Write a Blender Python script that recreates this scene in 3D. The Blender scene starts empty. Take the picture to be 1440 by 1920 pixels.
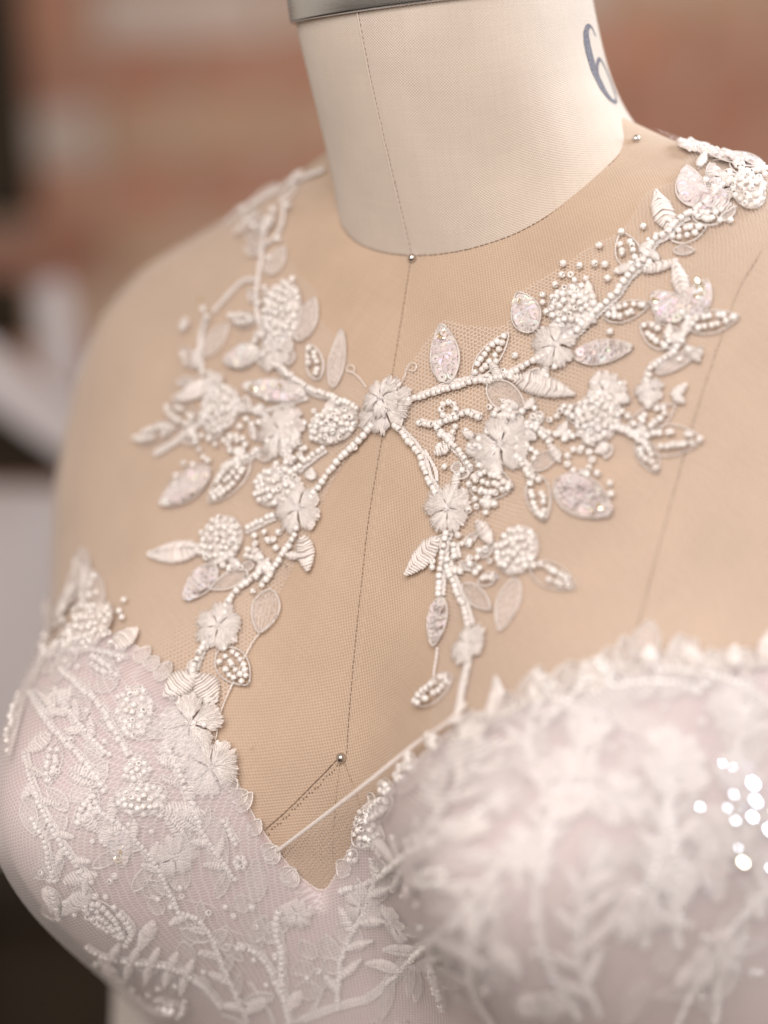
import bpy, math, random
import numpy as np
from math import sin, cos, pi, radians
from mathutils import Vector, Matrix
from mathutils.bvhtree import BVHTree
from mathutils.geometry import delaunay_2d_cdt
random.seed(7); RNG = np.random.default_rng(7)
SC = bpy.context.scene; COL = SC.collection
CM = 0.01                                    # everything is laid out in cm, the scene is in metres

# ------------------------------------------------------------------ camera
AZ, EL, ROLL, DIST, FPX = radians(35), radians(8), radians(3.5), 85.0, 4533.0
TGT = np.array([0.0, -8.6, -9.1])
dirv = np.array([sin(AZ)*cos(EL), -cos(AZ)*cos(EL), sin(EL)])
CAM = TGT + DIST*dirv; FW = -dirv
_r = np.cross(FW, [0, 0, 1]); _r /= np.linalg.norm(_r); _u = np.cross(_r, FW)
RT = cos(ROLL)*_r - sin(ROLL)*_u; UP = sin(ROLL)*_r + cos(ROLL)*_u
cd = bpy.data.cameras.new('camera'); cam = bpy.data.objects.new('camera', cd); COL.objects.link(cam)
m = Matrix.Identity(4)
for i in range(3):
    m[i][0], m[i][1], m[i][2], m[i][3] = RT[i], UP[i], -FW[i], CAM[i]*CM
cam.matrix_world = m
cd.sensor_fit = 'VERTICAL'; cd.sensor_height = 36; cd.sensor_width = 27; cd.lens = 85
cd.clip_start = 0.05; cd.clip_end = 50
cd.dof.use_dof = True; cd.dof.focus_distance = 0.834; cd.dof.aperture_fstop = 2.6; cd.dof.aperture_blades = 0
SC.camera = cam

# ------------------------------------------------------------------ world, lamps, exposure
W = bpy.data.worlds.new('World'); SC.world = W; W.use_nodes = True
bg = W.node_tree.nodes['Background']; bg.inputs[0].default_value = (1.0, 0.80, 0.62, 1); bg.inputs[1].default_value = 0.47
def area(name, loc, at, size, power, color):
    l = bpy.data.lights.new(name, 'AREA'); l.shape = 'RECTANGLE'; l.size, l.size_y = size; l.energy = power; l.color = color
    o = bpy.data.objects.new(name, l); COL.objects.link(o); o.location = loc
    o.rotation_euler = (Vector(at)-Vector(loc)).to_track_quat('-Z', 'Y').to_euler(); return o
area('window_light', (1.30, 1.30, 0.8), (0, 0, -0.05), (1.1, 1.4), 66, (0.84, 0.91, 1.0))
area('room_light', (0.80, -1.70, 0.85), (0, 0, -0.1), (1.35, 1.2), 47, (1.0, 0.955, 0.945))
SC.view_settings.view_transform = 'Standard'; SC.view_settings.look = 'None'
SC.view_settings.exposure = 0.10; SC.view_settings.gamma = 1.0; SC.view_settings.use_curve_mapping = False
SC.cycles.max_bounces = 12; SC.cycles.diffuse_bounces = 7; SC.cycles.transmission_bounces = 8; SC.cycles.transparent_max_bounces = 16; SC.cycles.use_denoising = True

# ------------------------------------------------------------------ mesh helpers
class MB:
    """collects geometry (cm) for ONE mesh object"""
    def __init__(s): s.v = []; s.f = []; s.n = 0; s.uv = None
    def add(s, v, f):
        v = np.asarray(v, float).reshape(-1, 3); s.v.append(v); s.f += [tuple(i+s.n for i in q) for q in f]; s.n += len(v)
    def grid(s, P, close_u=False):
        r, c = P.shape[:2]; f = []
        for i in range(r-1):
            for j in range(c if close_u else c-1):
                k = (j+1) % c; f.append((i*c+j, i*c+k, (i+1)*c+k, (i+1)*c+j))
        s.add(P.reshape(-1, 3), f)
    def tube(s, pts, rad, sides=5, closed=False, caps=True):
        p = np.asarray(pts, float); n = len(p)
        if n < 2: return
        t = (np.roll(p, -1, 0)-np.roll(p, 1, 0)) if closed else np.gradient(p, axis=0)
        t /= np.linalg.norm(t, axis=1)[:, None]+1e-9
        ref = np.array([.31, .57, .76]); nn = np.cross(t, ref); l = np.linalg.norm(nn, axis=1)
        nn /= l[:, None]+1e-9; b = np.cross(t, nn)
        rad = np.broadcast_to(np.asarray(rad, float), (n,))
        a = np.arange(sides)*2*pi/sides
        P = p[:, None]+rad[:, None, None]*(np.cos(a)[None, :, None]*nn[:, None]+np.sin(a)[None, :, None]*b[:, None])
        if closed: P = np.concatenate([P, P[:1]])
        s.grid(P, True)
        if not closed and caps:
            k = s.n-len(P)*sides; s.f.append(tuple(k+i for i in range(sides))[::-1]); s.f.append(tuple(s.n-sides+i for i in range(sides)))
    def build(s, name, mat, parent=None, smooth=True, uv=None):
        me = bpy.data.meshes.new(name); v = np.concatenate(s.v)*CM
        me.from_pydata(v.tolist(), [], s.f)
        if uv is not None:
            l = me.uv_layers.new(name='UVMap'); idx = np.empty(len(me.loops), int); me.loops.foreach_get('vertex_index', idx)
            l.data.foreach_set('uv', np.asarray(uv)[idx].astype(np.float32).ravel())
        if smooth: me.polygons.foreach_set('use_smooth', [True]*len(me.polygons))
        me.materials.append(mat); me.update()
        return link(name, me, parent)
def world_off(p):
    o = Vector((0, 0, 0))
    while p is not None: o += p.location; p = p.parent
    return o
def link(name, me, parent):
    o = bpy.data.objects.new(name, me); COL.objects.link(o)
    if parent is not None: o.parent = parent; o.location = -world_off(parent)
    return o
def empty(name, loc, label, cat):
    o = bpy.data.objects.new(name, None); COL.objects.link(o); o.location = loc; o.empty_display_size = .05
    o['label'] = label; o['category'] = cat; return o
def tag(o, label=None, cat=None, kind=None, group=None):
    for k, v in (('label', label), ('category', cat), ('kind', kind), ('group', group)):
        if v: o[k] = v
    return o

# ------------------------------------------------------------------ materials
class NT:
    def __init__(s, name):
        s.m = bpy.data.materials.new(name); s.m.use_nodes = True; s.t = s.m.node_tree; s.n = s.t.nodes; s.n.clear()
        s.out = s.new('ShaderNodeOutputMaterial')
    def new(s, t, **k):
        n = s.n.new(t)
        for a, b in k.items(): setattr(n, a, b)
        return n
    def put(s, inp, v):
        if isinstance(v, bpy.types.NodeSocket): s.t.links.new(v, inp)
        elif v is not None: inp.default_value = v
    def M(s, op, a, b=None, c=None, clamp=False):
        n = s.new('ShaderNodeMath', operation=op); n.use_clamp = clamp
        for i, x in enumerate((a, b, c)): s.put(n.inputs[i], x)
        return n.outputs[0]
    def mix(s, f, a, b):
        n = s.new('ShaderNodeMix', data_type='RGBA'); s.put(n.inputs[0], f); s.put(n.inputs[6], a); s.put(n.inputs[7], b); return n.outputs[2]
    def noise(s, vec, scale, detail=2, rough=.5):
        n = s.new('ShaderNodeTexNoise'); s.put(n.inputs['Vector'], vec); n.inputs['Scale'].default_value = scale
        n.inputs['Detail'].default_value = detail; n.inputs['Roughness'].default_value = rough; return n.outputs[0]
    def mapr(s, v, a, b, c, d):
        n = s.new('ShaderNodeMapRange'); s.put(n.inputs[0], v)
        for i, x in enumerate((a, b, c, d)): n.inputs[i+1].default_value = x
        return n.outputs[0]
    def bump(s, h, st, dist):
        n = s.new('ShaderNodeBump'); s.put(n.inputs['Height'], h); n.inputs['Strength'].default_value = st; n.inputs['Distance'].default_value = dist; return n.outputs[0]
    def pr(s, col=None, rough=.5, metal=0, normal=None, **k):
        n = s.new('ShaderNodeBsdfPrincipled'); s.put(n.inputs['Base Color'], col); s.put(n.inputs['Roughness'], rough); s.put(n.inputs['Metallic'], metal)
        if normal is not None: s.put(n.inputs['Normal'], normal)
        for a, b in k.items(): s.put(n.inputs[a.replace('_', ' ')], b)
        return n.outputs[0]
    def mixs(s, f, a, b):
        n = s.new('ShaderNodeMixShader'); s.put(n.inputs[0], f); s.put(n.inputs[1], a); s.put(n.inputs[2], b); return n.outputs[0]
    def done(s, sh): s.put(s.out.inputs[0], sh); return s.m
def rgb(r, g, b): return (r, g, b, 1)
def uvxy(n, rot=0.0, warp=0.0):
    uv = n.new('ShaderNodeUVMap').outputs[0]
    mp = n.new('ShaderNodeMapping'); n.put(mp.inputs[0], uv); mp.inputs['Rotation'].default_value = (0, 0, rot)
    v = mp.outputs[0]
    if warp:
        nz = n.new('ShaderNodeTexNoise'); n.put(nz.inputs['Vector'], v); nz.inputs['Scale'].default_value = .06
        vm = n.new('ShaderNodeVectorMath', operation='MULTIPLY_ADD'); n.put(vm.inputs[0], nz.outputs['Color']); vm.inputs[1].default_value = (warp, warp, 0); n.put(vm.inputs[2], v); v = vm.outputs[0]
    sx = n.new('ShaderNodeSeparateXYZ'); n.put(sx.inputs[0], v); return v, sx.outputs[0], sx.outputs[1]
def weave_mat(name, light, dark, pitch, rot, amt=.5):
    n = NT(name); v, x, y = uvxy(n, rot, 1.2)
    k = 2*pi/pitch
    a = n.M('SINE', n.M('MULTIPLY', x, k)); b = n.M('SINE', n.M('MULTIPLY', y, k))
    d = n.M('MULTIPLY_ADD', n.M('MULTIPLY', a, b), .5, .5)
    mpx = n.new('ShaderNodeMapping'); n.put(mpx.inputs[0], v); mpx.inputs['Scale'].default_value = (1.1, .04, 1)
    mpy = n.new('ShaderNodeMapping'); n.put(mpy.inputs[0], v); mpy.inputs['Scale'].default_value = (.04, 1.1, 1)
    yarn = n.M('MULTIPLY_ADD', n.M('ADD', n.noise(mpx.outputs[0], 1), n.noise(mpy.outputs[0], 1)), .9, -.4)
    tone = n.M('ADD', n.M('MULTIPLY', d, amt), n.M('MULTIPLY_ADD', yarn, .24, .14), clamp=True)
    c = n.mix(tone, dark, light)
    big = n.mapr(n.noise(v, .03, 3), .3, .7, .93, 1.05)
    hs = n.new('ShaderNodeHueSaturation'); n.put(hs.inputs['Color'], c); n.put(hs.inputs['Value'], big)
    return n.done(n.pr(hs.outputs[0], .85, normal=n.bump(d, .45, .0005), Sheen_Weight=.25, Sheen_Roughness=.4))
def net_mat(name, col, cell, wire, alpha=1.0, rot=.3, haze=.0):
    """hexagonal tulle: thread where the distance to the cell edge is small, open elsewhere"""
    n = NT(name); v, x, y = uvxy(n, rot, 2.2)
    x = n.M('DIVIDE', x, cell); y = n.M('DIVIDE', y, cell); s3 = math.sqrt(3)
    ax = n.M('SUBTRACT', n.M('FLOORED_MODULO', x, 1.0), .5); ay = n.M('SUBTRACT', n.M('FLOORED_MODULO', y, s3), s3/2)
    bx = n.M('SUBTRACT', n.M('FLOORED_MODULO', n.M('SUBTRACT', x, .5), 1.0), .5); by = n.M('SUBTRACT', n.M('FLOORED_MODULO', n.M('SUBTRACT', y, s3/2), s3), s3/2)
    da = n.M('ADD', n.M('MULTIPLY', ax, ax), n.M('MULTIPLY', ay, ay)); db = n.M('ADD', n.M('MULTIPLY', bx, bx), n.M('MULTIPLY', by, by))
    pick = n.M('LESS_THAN', da, db)
    def sel(p, q): return n.M('ADD', n.M('MULTIPLY', pick, p), n.M('MULTIPLY', n.M('SUBTRACT', 1.0, pick), q))
    gx = n.M('ABSOLUTE', sel(ax, bx)); gy = n.M('ABSOLUTE', sel(ay, by))
    e = n.M('MAXIMUM', gx, n.M('ADD', n.M('MULTIPLY', gx, .5), n.M('MULTIPLY', gy, s3/2)))
    w = n.mapr(e, .5-wire-.05, .5-wire+.02, haze, alpha)
    tr = n.new('ShaderNodeBsdfTransparent').outputs[0]
    th = n.mixs(.3, n.pr(col, .5, Sheen_Weight=.3), translucent(n, col))
    return n.done(n.mixs(w, tr, th))
def translucent(n, col):
    t = n.new('ShaderNodeBsdfTranslucent'); n.put(t.inputs[0], col); return t.outputs[0]
def thread_mat(name, col, rough=.42, tl=.25, op=.86):
    n = NT(name); g = n.new('ShaderNodeNewGeometry'); r = g.outputs['Random Per Island']
    hs = n.new('ShaderNodeHueSaturation'); hs.inputs['Color'].default_value = col; n.put(hs.inputs['Value'], n.mapr(r, 0, 1, .86, 1.06))
    sh = n.mixs(tl, n.pr(hs.outputs[0], rough, Sheen_Weight=.35, Specular_IOR_Level=.6), translucent(n, hs.outputs[0]))
    return n.done(n.mixs(op, n.new('ShaderNodeBsdfTransparent').outputs[0], sh))
def sheer_mat(name, col, a):
    n = NT(name); tc = n.new('ShaderNodeTexCoord').outputs['Object']
    f = n.mapr(n.noise(tc, 900, 3, .7), .35, .65, a-.22, a+.2)
    return n.done(n.mixs(f, n.new('ShaderNodeBsdfTransparent').outputs[0], n.mixs(.35, n.pr(col, .4, Sheen_Weight=.3), translucent(n, col))))
M = {}
M['torso'] = weave_mat('tan_linen', rgb(.575, .44, .335), rgb(.36, .25, .17), 1.5, .5, .52)
M['neck'] = weave_mat('cream_linen', rgb(.71, .62, .535), rgb(.46, .375, .305), 1.1, .12, .5)
M['net'] = net_mat('illusion_tulle', rgb(.90, .83, .78), 1.55, .07, .52, .35)
M['net2'] = net_mat('bodice_tulle', rgb(.88, .845, .855), 1.4, .085, .58, -.4, .32)
M['lining'] = weave_mat('blush_lining', rgb(.59, .455, .44), rgb(.53, .40, .39), .8, .3)
M['skirt'] = weave_mat('ivory_skirt', rgb(.55, .50, .46), rgb(.47, .42, .39), .9, .1)
M['thread'] = thread_mat('ivory_silk_thread', rgb(.94, .875, .835), .34, .18)
M['thread2'] = thread_mat('white_silk_thread', rgb(.96, .90, .865), .22, .16)
M['sheer'] = sheer_mat('sheer_organza', rgb(.90, .83, .79), .34)
M['sheer2'] = sheer_mat('dense_organza', rgb(.90, .84, .81), .56)
def bead_mat():
    n = NT('pearl_lined_glass'); oi = n.new('ShaderNodeObjectInfo').outputs['Random']; ri = n.new('ShaderNodeNewGeometry').outputs['Random Per Island']
    r = n.M('FRACT', n.M('ADD', oi, ri))
    c = n.mix(r, rgb(.94, .88, .84), rgb(.99, .965, .94))
    g = n.pr(c, .2, Transmission_Weight=.14, IOR=1.6, Coat_Weight=.8, Coat_Roughness=.05, Coat_IOR=1.55)
    g = n.mixs(.08, g, translucent(n, c))
    return n.done(n.mixs(.92, n.new('ShaderNodeBsdfTransparent').outputs[0], g))
M['bead'] = bead_mat()
def sequin_mat():
    n = NT('iridescent_sequin'); oi = n.new('ShaderNodeObjectInfo').outputs['Random']; ri = n.new('ShaderNodeNewGeometry').outputs['Random Per Island']
    r = n.M('FRACT', n.M('ADD', oi, ri))
    p = n.pr(rgb(.86, .78, .76), .07, Specular_IOR_Level=.9, Coat_Weight=.4, Thin_Film_Thickness=n.mapr(r, 0, 1, 280, 520), Thin_Film_IOR=1.45)
    return n.done(n.mixs(.6, n.new('ShaderNodeBsdfTransparent').outputs[0], p))
M['sequin'] = sequin_mat()
n = NT('gilt_sequin'); M['gold'] = n.done(n.pr(rgb(.95, .86, .66), .12, 1.0))
n = NT('silver_glint_sequin'); M['silver'] = n.done(n.pr(rgb(.93, .93, .97), .24, 1.0))  # mirror finish for the sequins that serve as glints
n = NT('polished_steel'); M['steel'] = n.done(n.pr(rgb(.62, .58, .55), .14, 1.0))
def brushed():
    n = NT('brushed_nickel'); tc = n.new('ShaderNodeUVMap').outputs[0]
    mp = n.new('ShaderNodeMapping'); n.put(mp.inputs[0], tc); mp.inputs['Scale'].default_value = (.02, 6, 1)
    nz = n.noise(mp.outputs[0], 1.0, 4, .7)
    return n.done(n.pr(n.mix(nz, rgb(.66, .70, .75), rgb(.80, .84, .89)), n.mapr(nz, .3, .7, .22, .36), 1.0, normal=n.bump(nz, .12, .0003), Anisotropic=.6))
M['nickel'] = brushed()
n = NT('brown_stitching'); M['stitch'] = n.done(n.pr(rgb(.16, .095, .06), .8))
n = NT('tan_stitching'); M['stitch2'] = n.done(n.pr(rgb(.30, .215, .15), .8))
n = NT('pale_stitching'); M['stitch3'] = n.done(n.pr(rgb(.66, .56, .47), .8))
def ink():
    n = NT('stencil_ink'); tc = n.new('ShaderNodeTexCoord').outputs['Object']
    f = n.mapr(n.noise(tc, 1500, 3, .8), .42, .62, 0, 1)
    return n.done(n.pr(n.mix(f, rgb(.035, .035, .055), rgb(.22, .2, .22)), .7))
M['ink'] = ink()

# ------------------------------------------------------------------ dress form surface (cm)
def pchip(xs, ys):
    xs = np.array(xs, float); ys = np.array(ys, float); h = np.diff(xs); d = np.diff(ys)/h; mm = np.zeros_like(ys)
    for i in range(1, len(xs)-1):
        if d[i-1]*d[i] > 0:
            w1 = 2*h[i]+h[i-1]; w2 = h[i]+2*h[i-1]; mm[i] = (w1+w2)/(w1/d[i-1]+w2/d[i])
    mm[0] = d[0]; mm[-1] = d[-1]
    def f(x):
        x = np.clip(np.asarray(x, float), xs[0], xs[-1]); i = np.clip(np.searchsorted(xs, x)-1, 0, len(xs)-2); t = (x-xs[i])/h[i]
        return (2*t**3-3*t**2+1)*ys[i]+(t**3-2*t**2+t)*h[i]*mm[i]+(-2*t**3+3*t**2)*ys[i+1]+(t**3-t**2)*h[i]*mm[i+1]
    return f
Z_ = [-42, -33, -27, -22, -18, -14, -10, -6, -3, -1, 1, 3, 5, 6.2, 7.5]
WL_ = [17, 16.8, 17.8, 19.2, 20.3, 20.7, 20.8, 20.6, 19.8, 18, 13.4, 8.6, 5.0, 4.0, 3.0]
WR_ = [17, 16.8, 17.6, 18.8, 19.8, 20.1, 20.3, 20.2, 19.4, 17.6, 13.6, 7.9, 4.4, 3.4, 2.6]
YF_ = [-8, -8.6, -9.5, -10.0, -10.4, -10.2, -9.6, -8.2, -7.0, -6.2, -5.4, -4.4, -3.2, -2.4, -1.4]
YB_ = [9, 8, 9, 10, 10.6, 10.8, 10.6, 10, 9.0, 8.0, 6.4, 4.4, 2.0, .6, -.6]
NN_ = [2.2, 2.2, 2.3, 2.4, 2.5, 2.5, 2.5, 2.35, 2.1, 1.85, 1.65, 1.55, 1.6, 1.7, 1.8]
fWL, fWR, fYF, fYB, fN = [pchip(Z_, a) for a in (WL_, WR_, YF_, YB_, NN_)]
BX, BZ, BA, BS = 9.6, -19.6, 8.4, 6.2
def bust(x, z):
    o = 0
    for s in (-1, 1):
        dz = z-BZ; dz = np.where(dz > 0, dz/6.8, dz/8.0); o = o+np.exp(-(((x-s*BX)/BS)**2+dz**2))
    return BA*o
def torso(a, z):
    w = np.where(np.sin(a) > 0, fWR(z), fWL(z)); yf = fYF(z); yb = fYB(z); nn = fN(z); yc = (yf+yb)/2; s, c = np.sin(a), np.cos(a)
    x = w*np.sign(s)*np.abs(s)**(2/nn); d = np.where(c > 0, yc-yf, yb-yc); y = yc-d*np.sign(c)*np.abs(c)**(2/nn)
    y = y-bust(x, z)*np.clip(c*1.5, 0, 1)
    return np.stack([x, y, z+0*x], -1)
def tnorm(a, z):
    e = 1e-3; da = torso(a+e, z)-torso(a-e, z); dz = torso(a, z+e)-torso(a, z-e); n = np.cross(da, dz); return n/(np.linalg.norm(n, axis=-1, keepdims=True)+1e-12)
def torso_off(a, z, o): return torso(a, z)+tnorm(a, z)*np.asarray(o)[..., None]
# extra columns near the front and sides where the superellipse turns fast
NA, NZ = 481, 260
GA = np.linspace(-pi, pi, NA); GZ = np.linspace(-42, 7.4, NZ)
_A, _Z = np.meshgrid(GA, GZ); GP = torso(_A, _Z)
_du = np.linalg.norm(np.diff(GP, axis=1), axis=2); _dv = np.linalg.norm(np.diff(GP, axis=0), axis=2)
GU = np.concatenate([np.zeros((NZ, 1)), np.cumsum(_du, 1)], 1); GU -= GU[:, NA//2:NA//2+1]
GV = np.concatenate([np.zeros((1, NA)), np.cumsum(_dv, 0)], 0); GV -= GV[210:211]
def uvof(a, z):
    fi = np.clip((np.asarray(a)+pi)/(2*pi)*(NA-1), 0, NA-1.001); fj = np.clip((np.asarray(z)+42)/49.4*(NZ-1), 0, NZ-1.001)
    i = fi.astype(int); j = fj.astype(int); u = fi-i; v = fj-j
    def b(T): return (T[j, i]*(1-u)+T[j, i+1]*u)*(1-v)+(T[j+1, i]*(1-u)+T[j+1, i+1]*u)*v
    return np.stack([b(GU)*10, b(GV)*10], -1)         # mm
def px_ray(px, py):
    d = FW+RT*(px-720)/FPX+UP*(960-py)/FPX; return d/np.linalg.norm(d)
def unproj(px, py, depth):
    return CAM+(FW+RT*(px-720)/FPX+UP*(960-py)/FPX)*depth
_quads = [(j*NA+i, j*NA+i+1, (j+1)*NA+i+1, (j+1)*NA+i) for j in range(NZ-1) for i in range(NA-1)]
BV = BVHTree.FromPolygons(GP.reshape(-1, 3).tolist(), _quads)
def hit_az(px, py):
    """where the sight line through a picture point meets the form: (angle, height)"""
    for k in range(30):
        h = BV.ray_cast(Vector(CAM), Vector(px_ray(px, py)))
        if h[0] is not None: break
        px += (760-px)*.02; py += (900-py)*.01
    p = np.array(h[0]); f = h[2]; i = f % (NA-1); a0, a1 = GA[i], GA[i+1]
    q0, q1 = torso(np.array(a0), np.array(p[2])), torso(np.array(a1), np.array(p[2])); d = q1-q0
    t = float(np.clip(np.dot(p-q0, d)/(np.dot(d, d)+1e-12), 0, 1)); return a0+t*(a1-a0), float(p[2])
def spline(P, n, closed=False):
    """Catmull-Rom through the rows of P, n samples evenly spaced by length"""
    P = np.asarray(P, float)
    if len(P) == 2: return P[0]+(P[1]-P[0])*np.linspace(0, 1, n)[:, None]
    Q = np.concatenate([P[-1:], P, P[:2]]) if closed else np.concatenate([[2*P[0]-P[1]], P, [2*P[-1]-P[-2]]])
    o = []
    for i in range(1, len(Q)-2):
        t = np.linspace(0, 1, 12, endpoint=False)[:, None]; a, b, c, d = Q[i-1:i+3]
        o.append(.5*(2*b+(c-a)*t+(2*a-5*b+4*c-d)*t**2+(3*b-a-3*c+d)*t**3))
    o = np.concatenate(o+[Q[-2:-1]]); L = np.concatenate([[0], np.cumsum(np.linalg.norm(np.diff(o, axis=0), axis=1))])
    s = np.linspace(0, L[-1], n); return np.stack([np.interp(s, L, o[:, k]) for k in range(o.shape[1])], -1)

form = empty('dress_form', (0, 0, -1.25), 'tan linen dress form with cream neck, steel neck ring and stencilled size', 'dress form')
gown = empty('wedding_gown', (0, .02, -1.25), 'ivory wedding gown with beaded floral lace over sheer tulle, on the dress form', 'gown')

b = MB(); b.grid(GP); b.build('torso', M['torso'], form, uv=np.stack([GU*10, GV*10], -1).reshape(-1, 2))

# ---- neck: from the sewn neckline up to the steel ring
NCX, NCY, NRX, NRY = 0.0, -0.3, 6.0, 5.65
def inside(x, y, z):
    w = np.where(x > 0, fWR(z), fWL(z)); yf = fYF(z); yb = fYB(z); nn = fN(z); yc = (yf+yb)/2; d = np.where(y < yc, yc-yf, yb-yc)
    return (np.abs(x)/w)**nn+(np.abs(y-yc)/d)**nn-1
def seam_back(a):
    x = NCX+NRX*np.sin(a); y = NCY-NRY*np.cos(a); lo = np.full_like(x, -12.); hi = np.full_like(x, 7.4)
    for _ in range(40):
        mid = (lo+hi)/2; ins = inside(x, y, mid) < 0; lo = np.where(ins, mid, lo); hi = np.where(ins, hi, mid)
    return np.stack([x, y, (lo+hi)/2], -1)
SEAM_PX = [(628, 400), (645, 432), (665, 455), (710, 473), (770, 481), (835, 477), (900, 463), (960, 443), (1010, 418), (1060, 385), (1105, 348), (1150, 305), (1180, 270)]
sp = []
for p in SEAM_PX:
    a, z = hit_az(*p); sp.append(torso(np.array(a), np.array(z)))
sp = np.array(sp)
ang = np.arctan2(sp[:, 0]-NCX, -(sp[:, 1]-NCY))
o_ = np.argsort(ang); sp = sp[o_]; ang = ang[o_]
ba = np.radians(np.array([110, 130, 150, 170, 190, 210, 230, 250, 268])); bp = seam_back(ba)
aa = np.concatenate([ang, ba]); pp_ = np.concatenate([sp, bp]); ok = np.argsort(aa); aa = aa[ok]; pp_ = pp_[ok]
aa3 = np.concatenate([aa-2*pi, aa, aa+2*pi]); pp3 = np.concatenate([pp_]*3)
NS = 144; na = np.linspace(-pi, pi, NS+1)
S = np.stack([np.interp(na, aa3, pp3[:, k]) for k in range(3)], -1)
for _ in range(6):
    R = S[:-1]; R = (np.roll(R, 1, 0)+2*R+np.roll(R, -1, 0))/4; S = np.concatenate([R, R[:1]])
CT = unproj(828, -2, 87.0); tl, tc_ = radians(7), radians(10.0)
NAX = cos(tc_)*(-sin(tl)*RT+cos(tl)*UP)+sin(tc_)*(-FW)
fy = np.array([0, -1., 0]); e2 = fy-NAX*np.dot(fy, NAX); e2 /= np.linalg.norm(e2); e1 = np.cross(e2, NAX); e1 = -e1 if e1[0] < 0 else e1
NR = 5.32
T = CT+NR*(np.sin(na)[:, None]*e1+np.cos(na)[:, None]*e2)
NK = 40; ss = np.linspace(0, 1, NK)[:, None, None]
side = np.clip(np.abs(np.sin(na))*1.2-.25, 0, 1)+np.where(np.cos(na) < -.2, .6, 0); side = np.clip(side, 0, 1)
inw = np.stack([NCX-S[:, 0], NCY-S[:, 1], 0*na], -1); inw /= np.linalg.norm(inw, axis=1)[:, None]
Ln = np.linalg.norm(T-S, axis=1)[:, None]
right_ = np.where(na > 0, 1.0, .35)
dT = (T-S)/Ln
mS = dT*(1-.25*side[:, None])*Ln+inw*(side*right_)[:, None]*2.6; mT = (NAX*.6+dT*.4)*Ln*1.0
NP = (2*ss**3-3*ss**2+1)*S+(ss**3-2*ss**2+ss)*mS+(-2*ss**3+3*ss**2)*T+(ss**3-ss**2)*mT
nu = np.stack([np.broadcast_to(na*56, (NK, NS+1)), np.broadcast_to(ss[..., 0]*95, (NK, NS+1))], -1)
b = MB(); b.grid(NP); neck = b.build('neck', M['neck'], form, uv=nu.reshape(-1, 2))
def neck_pt(a, s, off=0.0):
    i = (a+pi)/(2*pi)*NS; j = s*(NK-1); i0 = int(np.clip(i, 0, NS-1)); j0 = int(np.clip(j, 0, NK-2)); u = i-i0; v = j-j0
    p = (NP[j0, i0]*(1-u)+NP[j0, i0+1]*u)*(1-v)+(NP[j0+1, i0]*(1-u)+NP[j0+1, i0+1]*u)*v
    n = np.cross(NP[j0, i0+1]-NP[j0, i0], NP[j0+1, i0]-NP[j0, i0]); n /= np.linalg.norm(n); return p+n*off
# steel ring round the top of the neck
pr = [(-.05, NR-.10), (-.22, NR+.06), (-.22, NR+.16), (-.12, NR+.20), (3.4, NR+.20), (3.7, NR+.05), (3.8, NR-.4), (3.9, 0.01)]
ca = np.linspace(-pi, pi, 97)
P = np.stack([CT+NAX*h+r*(np.sin(ca)[:, None]*e1+np.cos(ca)[:, None]*e2) for h, r in pr]); 
b = MB(); b.grid(P); b.build('neck_ring', M['nickel'], form, uv=np.stack([np.broadcast_to(ca*53, (len(pr), 97)), np.broadcast_to(np.array([q[0]*10 for q in pr])[:, None], (len(pr), 97))], -1).reshape(-1, 2))

# ---- seams and stitches of the form
def dashes(pts, r, on, gap, jit=0.0):
    p = spline(pts, max(8, int(np.linalg.norm(np.diff(pts, axis=0), axis=1).sum()/.02))); L = np.concatenate([[0], np.cumsum(np.linalg.norm(np.diff(p, axis=0), axis=1))]); b = MB(); s = 0
    while s < L[-1]:
        e = s+on*random.uniform(.8, 1.2); k = [np.array([np.interp(q, L, p[:, c]) for c in range(3)]) for q in np.linspace(s, min(e, L[-1]), 4)]
        b.tube(np.array(k)+RNG.normal(0, jit, 3), r, 4); s = e+gap*random.uniform(.7, 1.3)
    return b
def surf_path(pxs, off):
    o = []
    for p in pxs:
        a, z = hit_az(*p); o.append(torso_off(np.array(a), np.array(z), np.array(off)))
    return np.array(o)
def ridge(pts, r, name, mat):
    b = MB(); b.tube(spline(pts, 90), r, 6); return b.build(name, mat, form)
zz = np.linspace(-.45, -17.1, 26); CF = torso_off(0*zz, zz, .012+0*zz)
dashes(CF, .013, .13, .05, .004).build('front_seam', M['stitch'], form)
ridge(torso_off(0*zz+.0045, zz, -.02+0*zz), .035, 'front_seam_fold', M['torso'])
NF = np.array([neck_pt(0.0, s, .012) for s in np.linspace(.0, .985, 24)])
dashes(NF, .013, .10, .09, .006).build('neck_front_seam', M['stitch2'], form)
ridge(NF-RT*.05+FW*.01, .035, 'neck_seam_fold', M['neck'])
SF = np.array([S[i]+tnorm(np.array(0.), np.array(0.))*0.02 for i in range(40, 116)])
dashes(SF, .02, .16, .05, .004).build('neckline_seam', M['stitch'], form)
PSX = [(1470, 400), (1420, 485), (1385, 545), (1350, 640), (1310, 760), (1270, 900), (1232, 1040), (1195, 1180), (1165, 1300)]
dashes(surf_path(PSX, .018), .022, .14, .05, .004).build('princess_seam', M['stitch2'], form)
dashes(surf_path([(641, 1418), (600, 1458), (550, 1508), (497, 1556)], .015), .022, .2, .03, .004).build('bust_seam', M['stitch'], form)
b = MB()
for t in np.linspace(.03, .97, 26):
    q = (641-144*t+3, 1418+138*t+10+random.uniform(-3, 3)); p = surf_path([q], .012)[0]; b.tube([p-np.array([0, 0, .02*random.uniform(.6, 2)]), p+np.array([0, 0, .03])], .022, 5)
b.build('needle_holes', M['stitch'], form)
dashes(surf_path([(640, 1432), (634, 1480), (628, 1530), (624, 1600)], .015), .014, .12, .06, .004).build('waist_seam', M['stitch2'], form)
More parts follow.
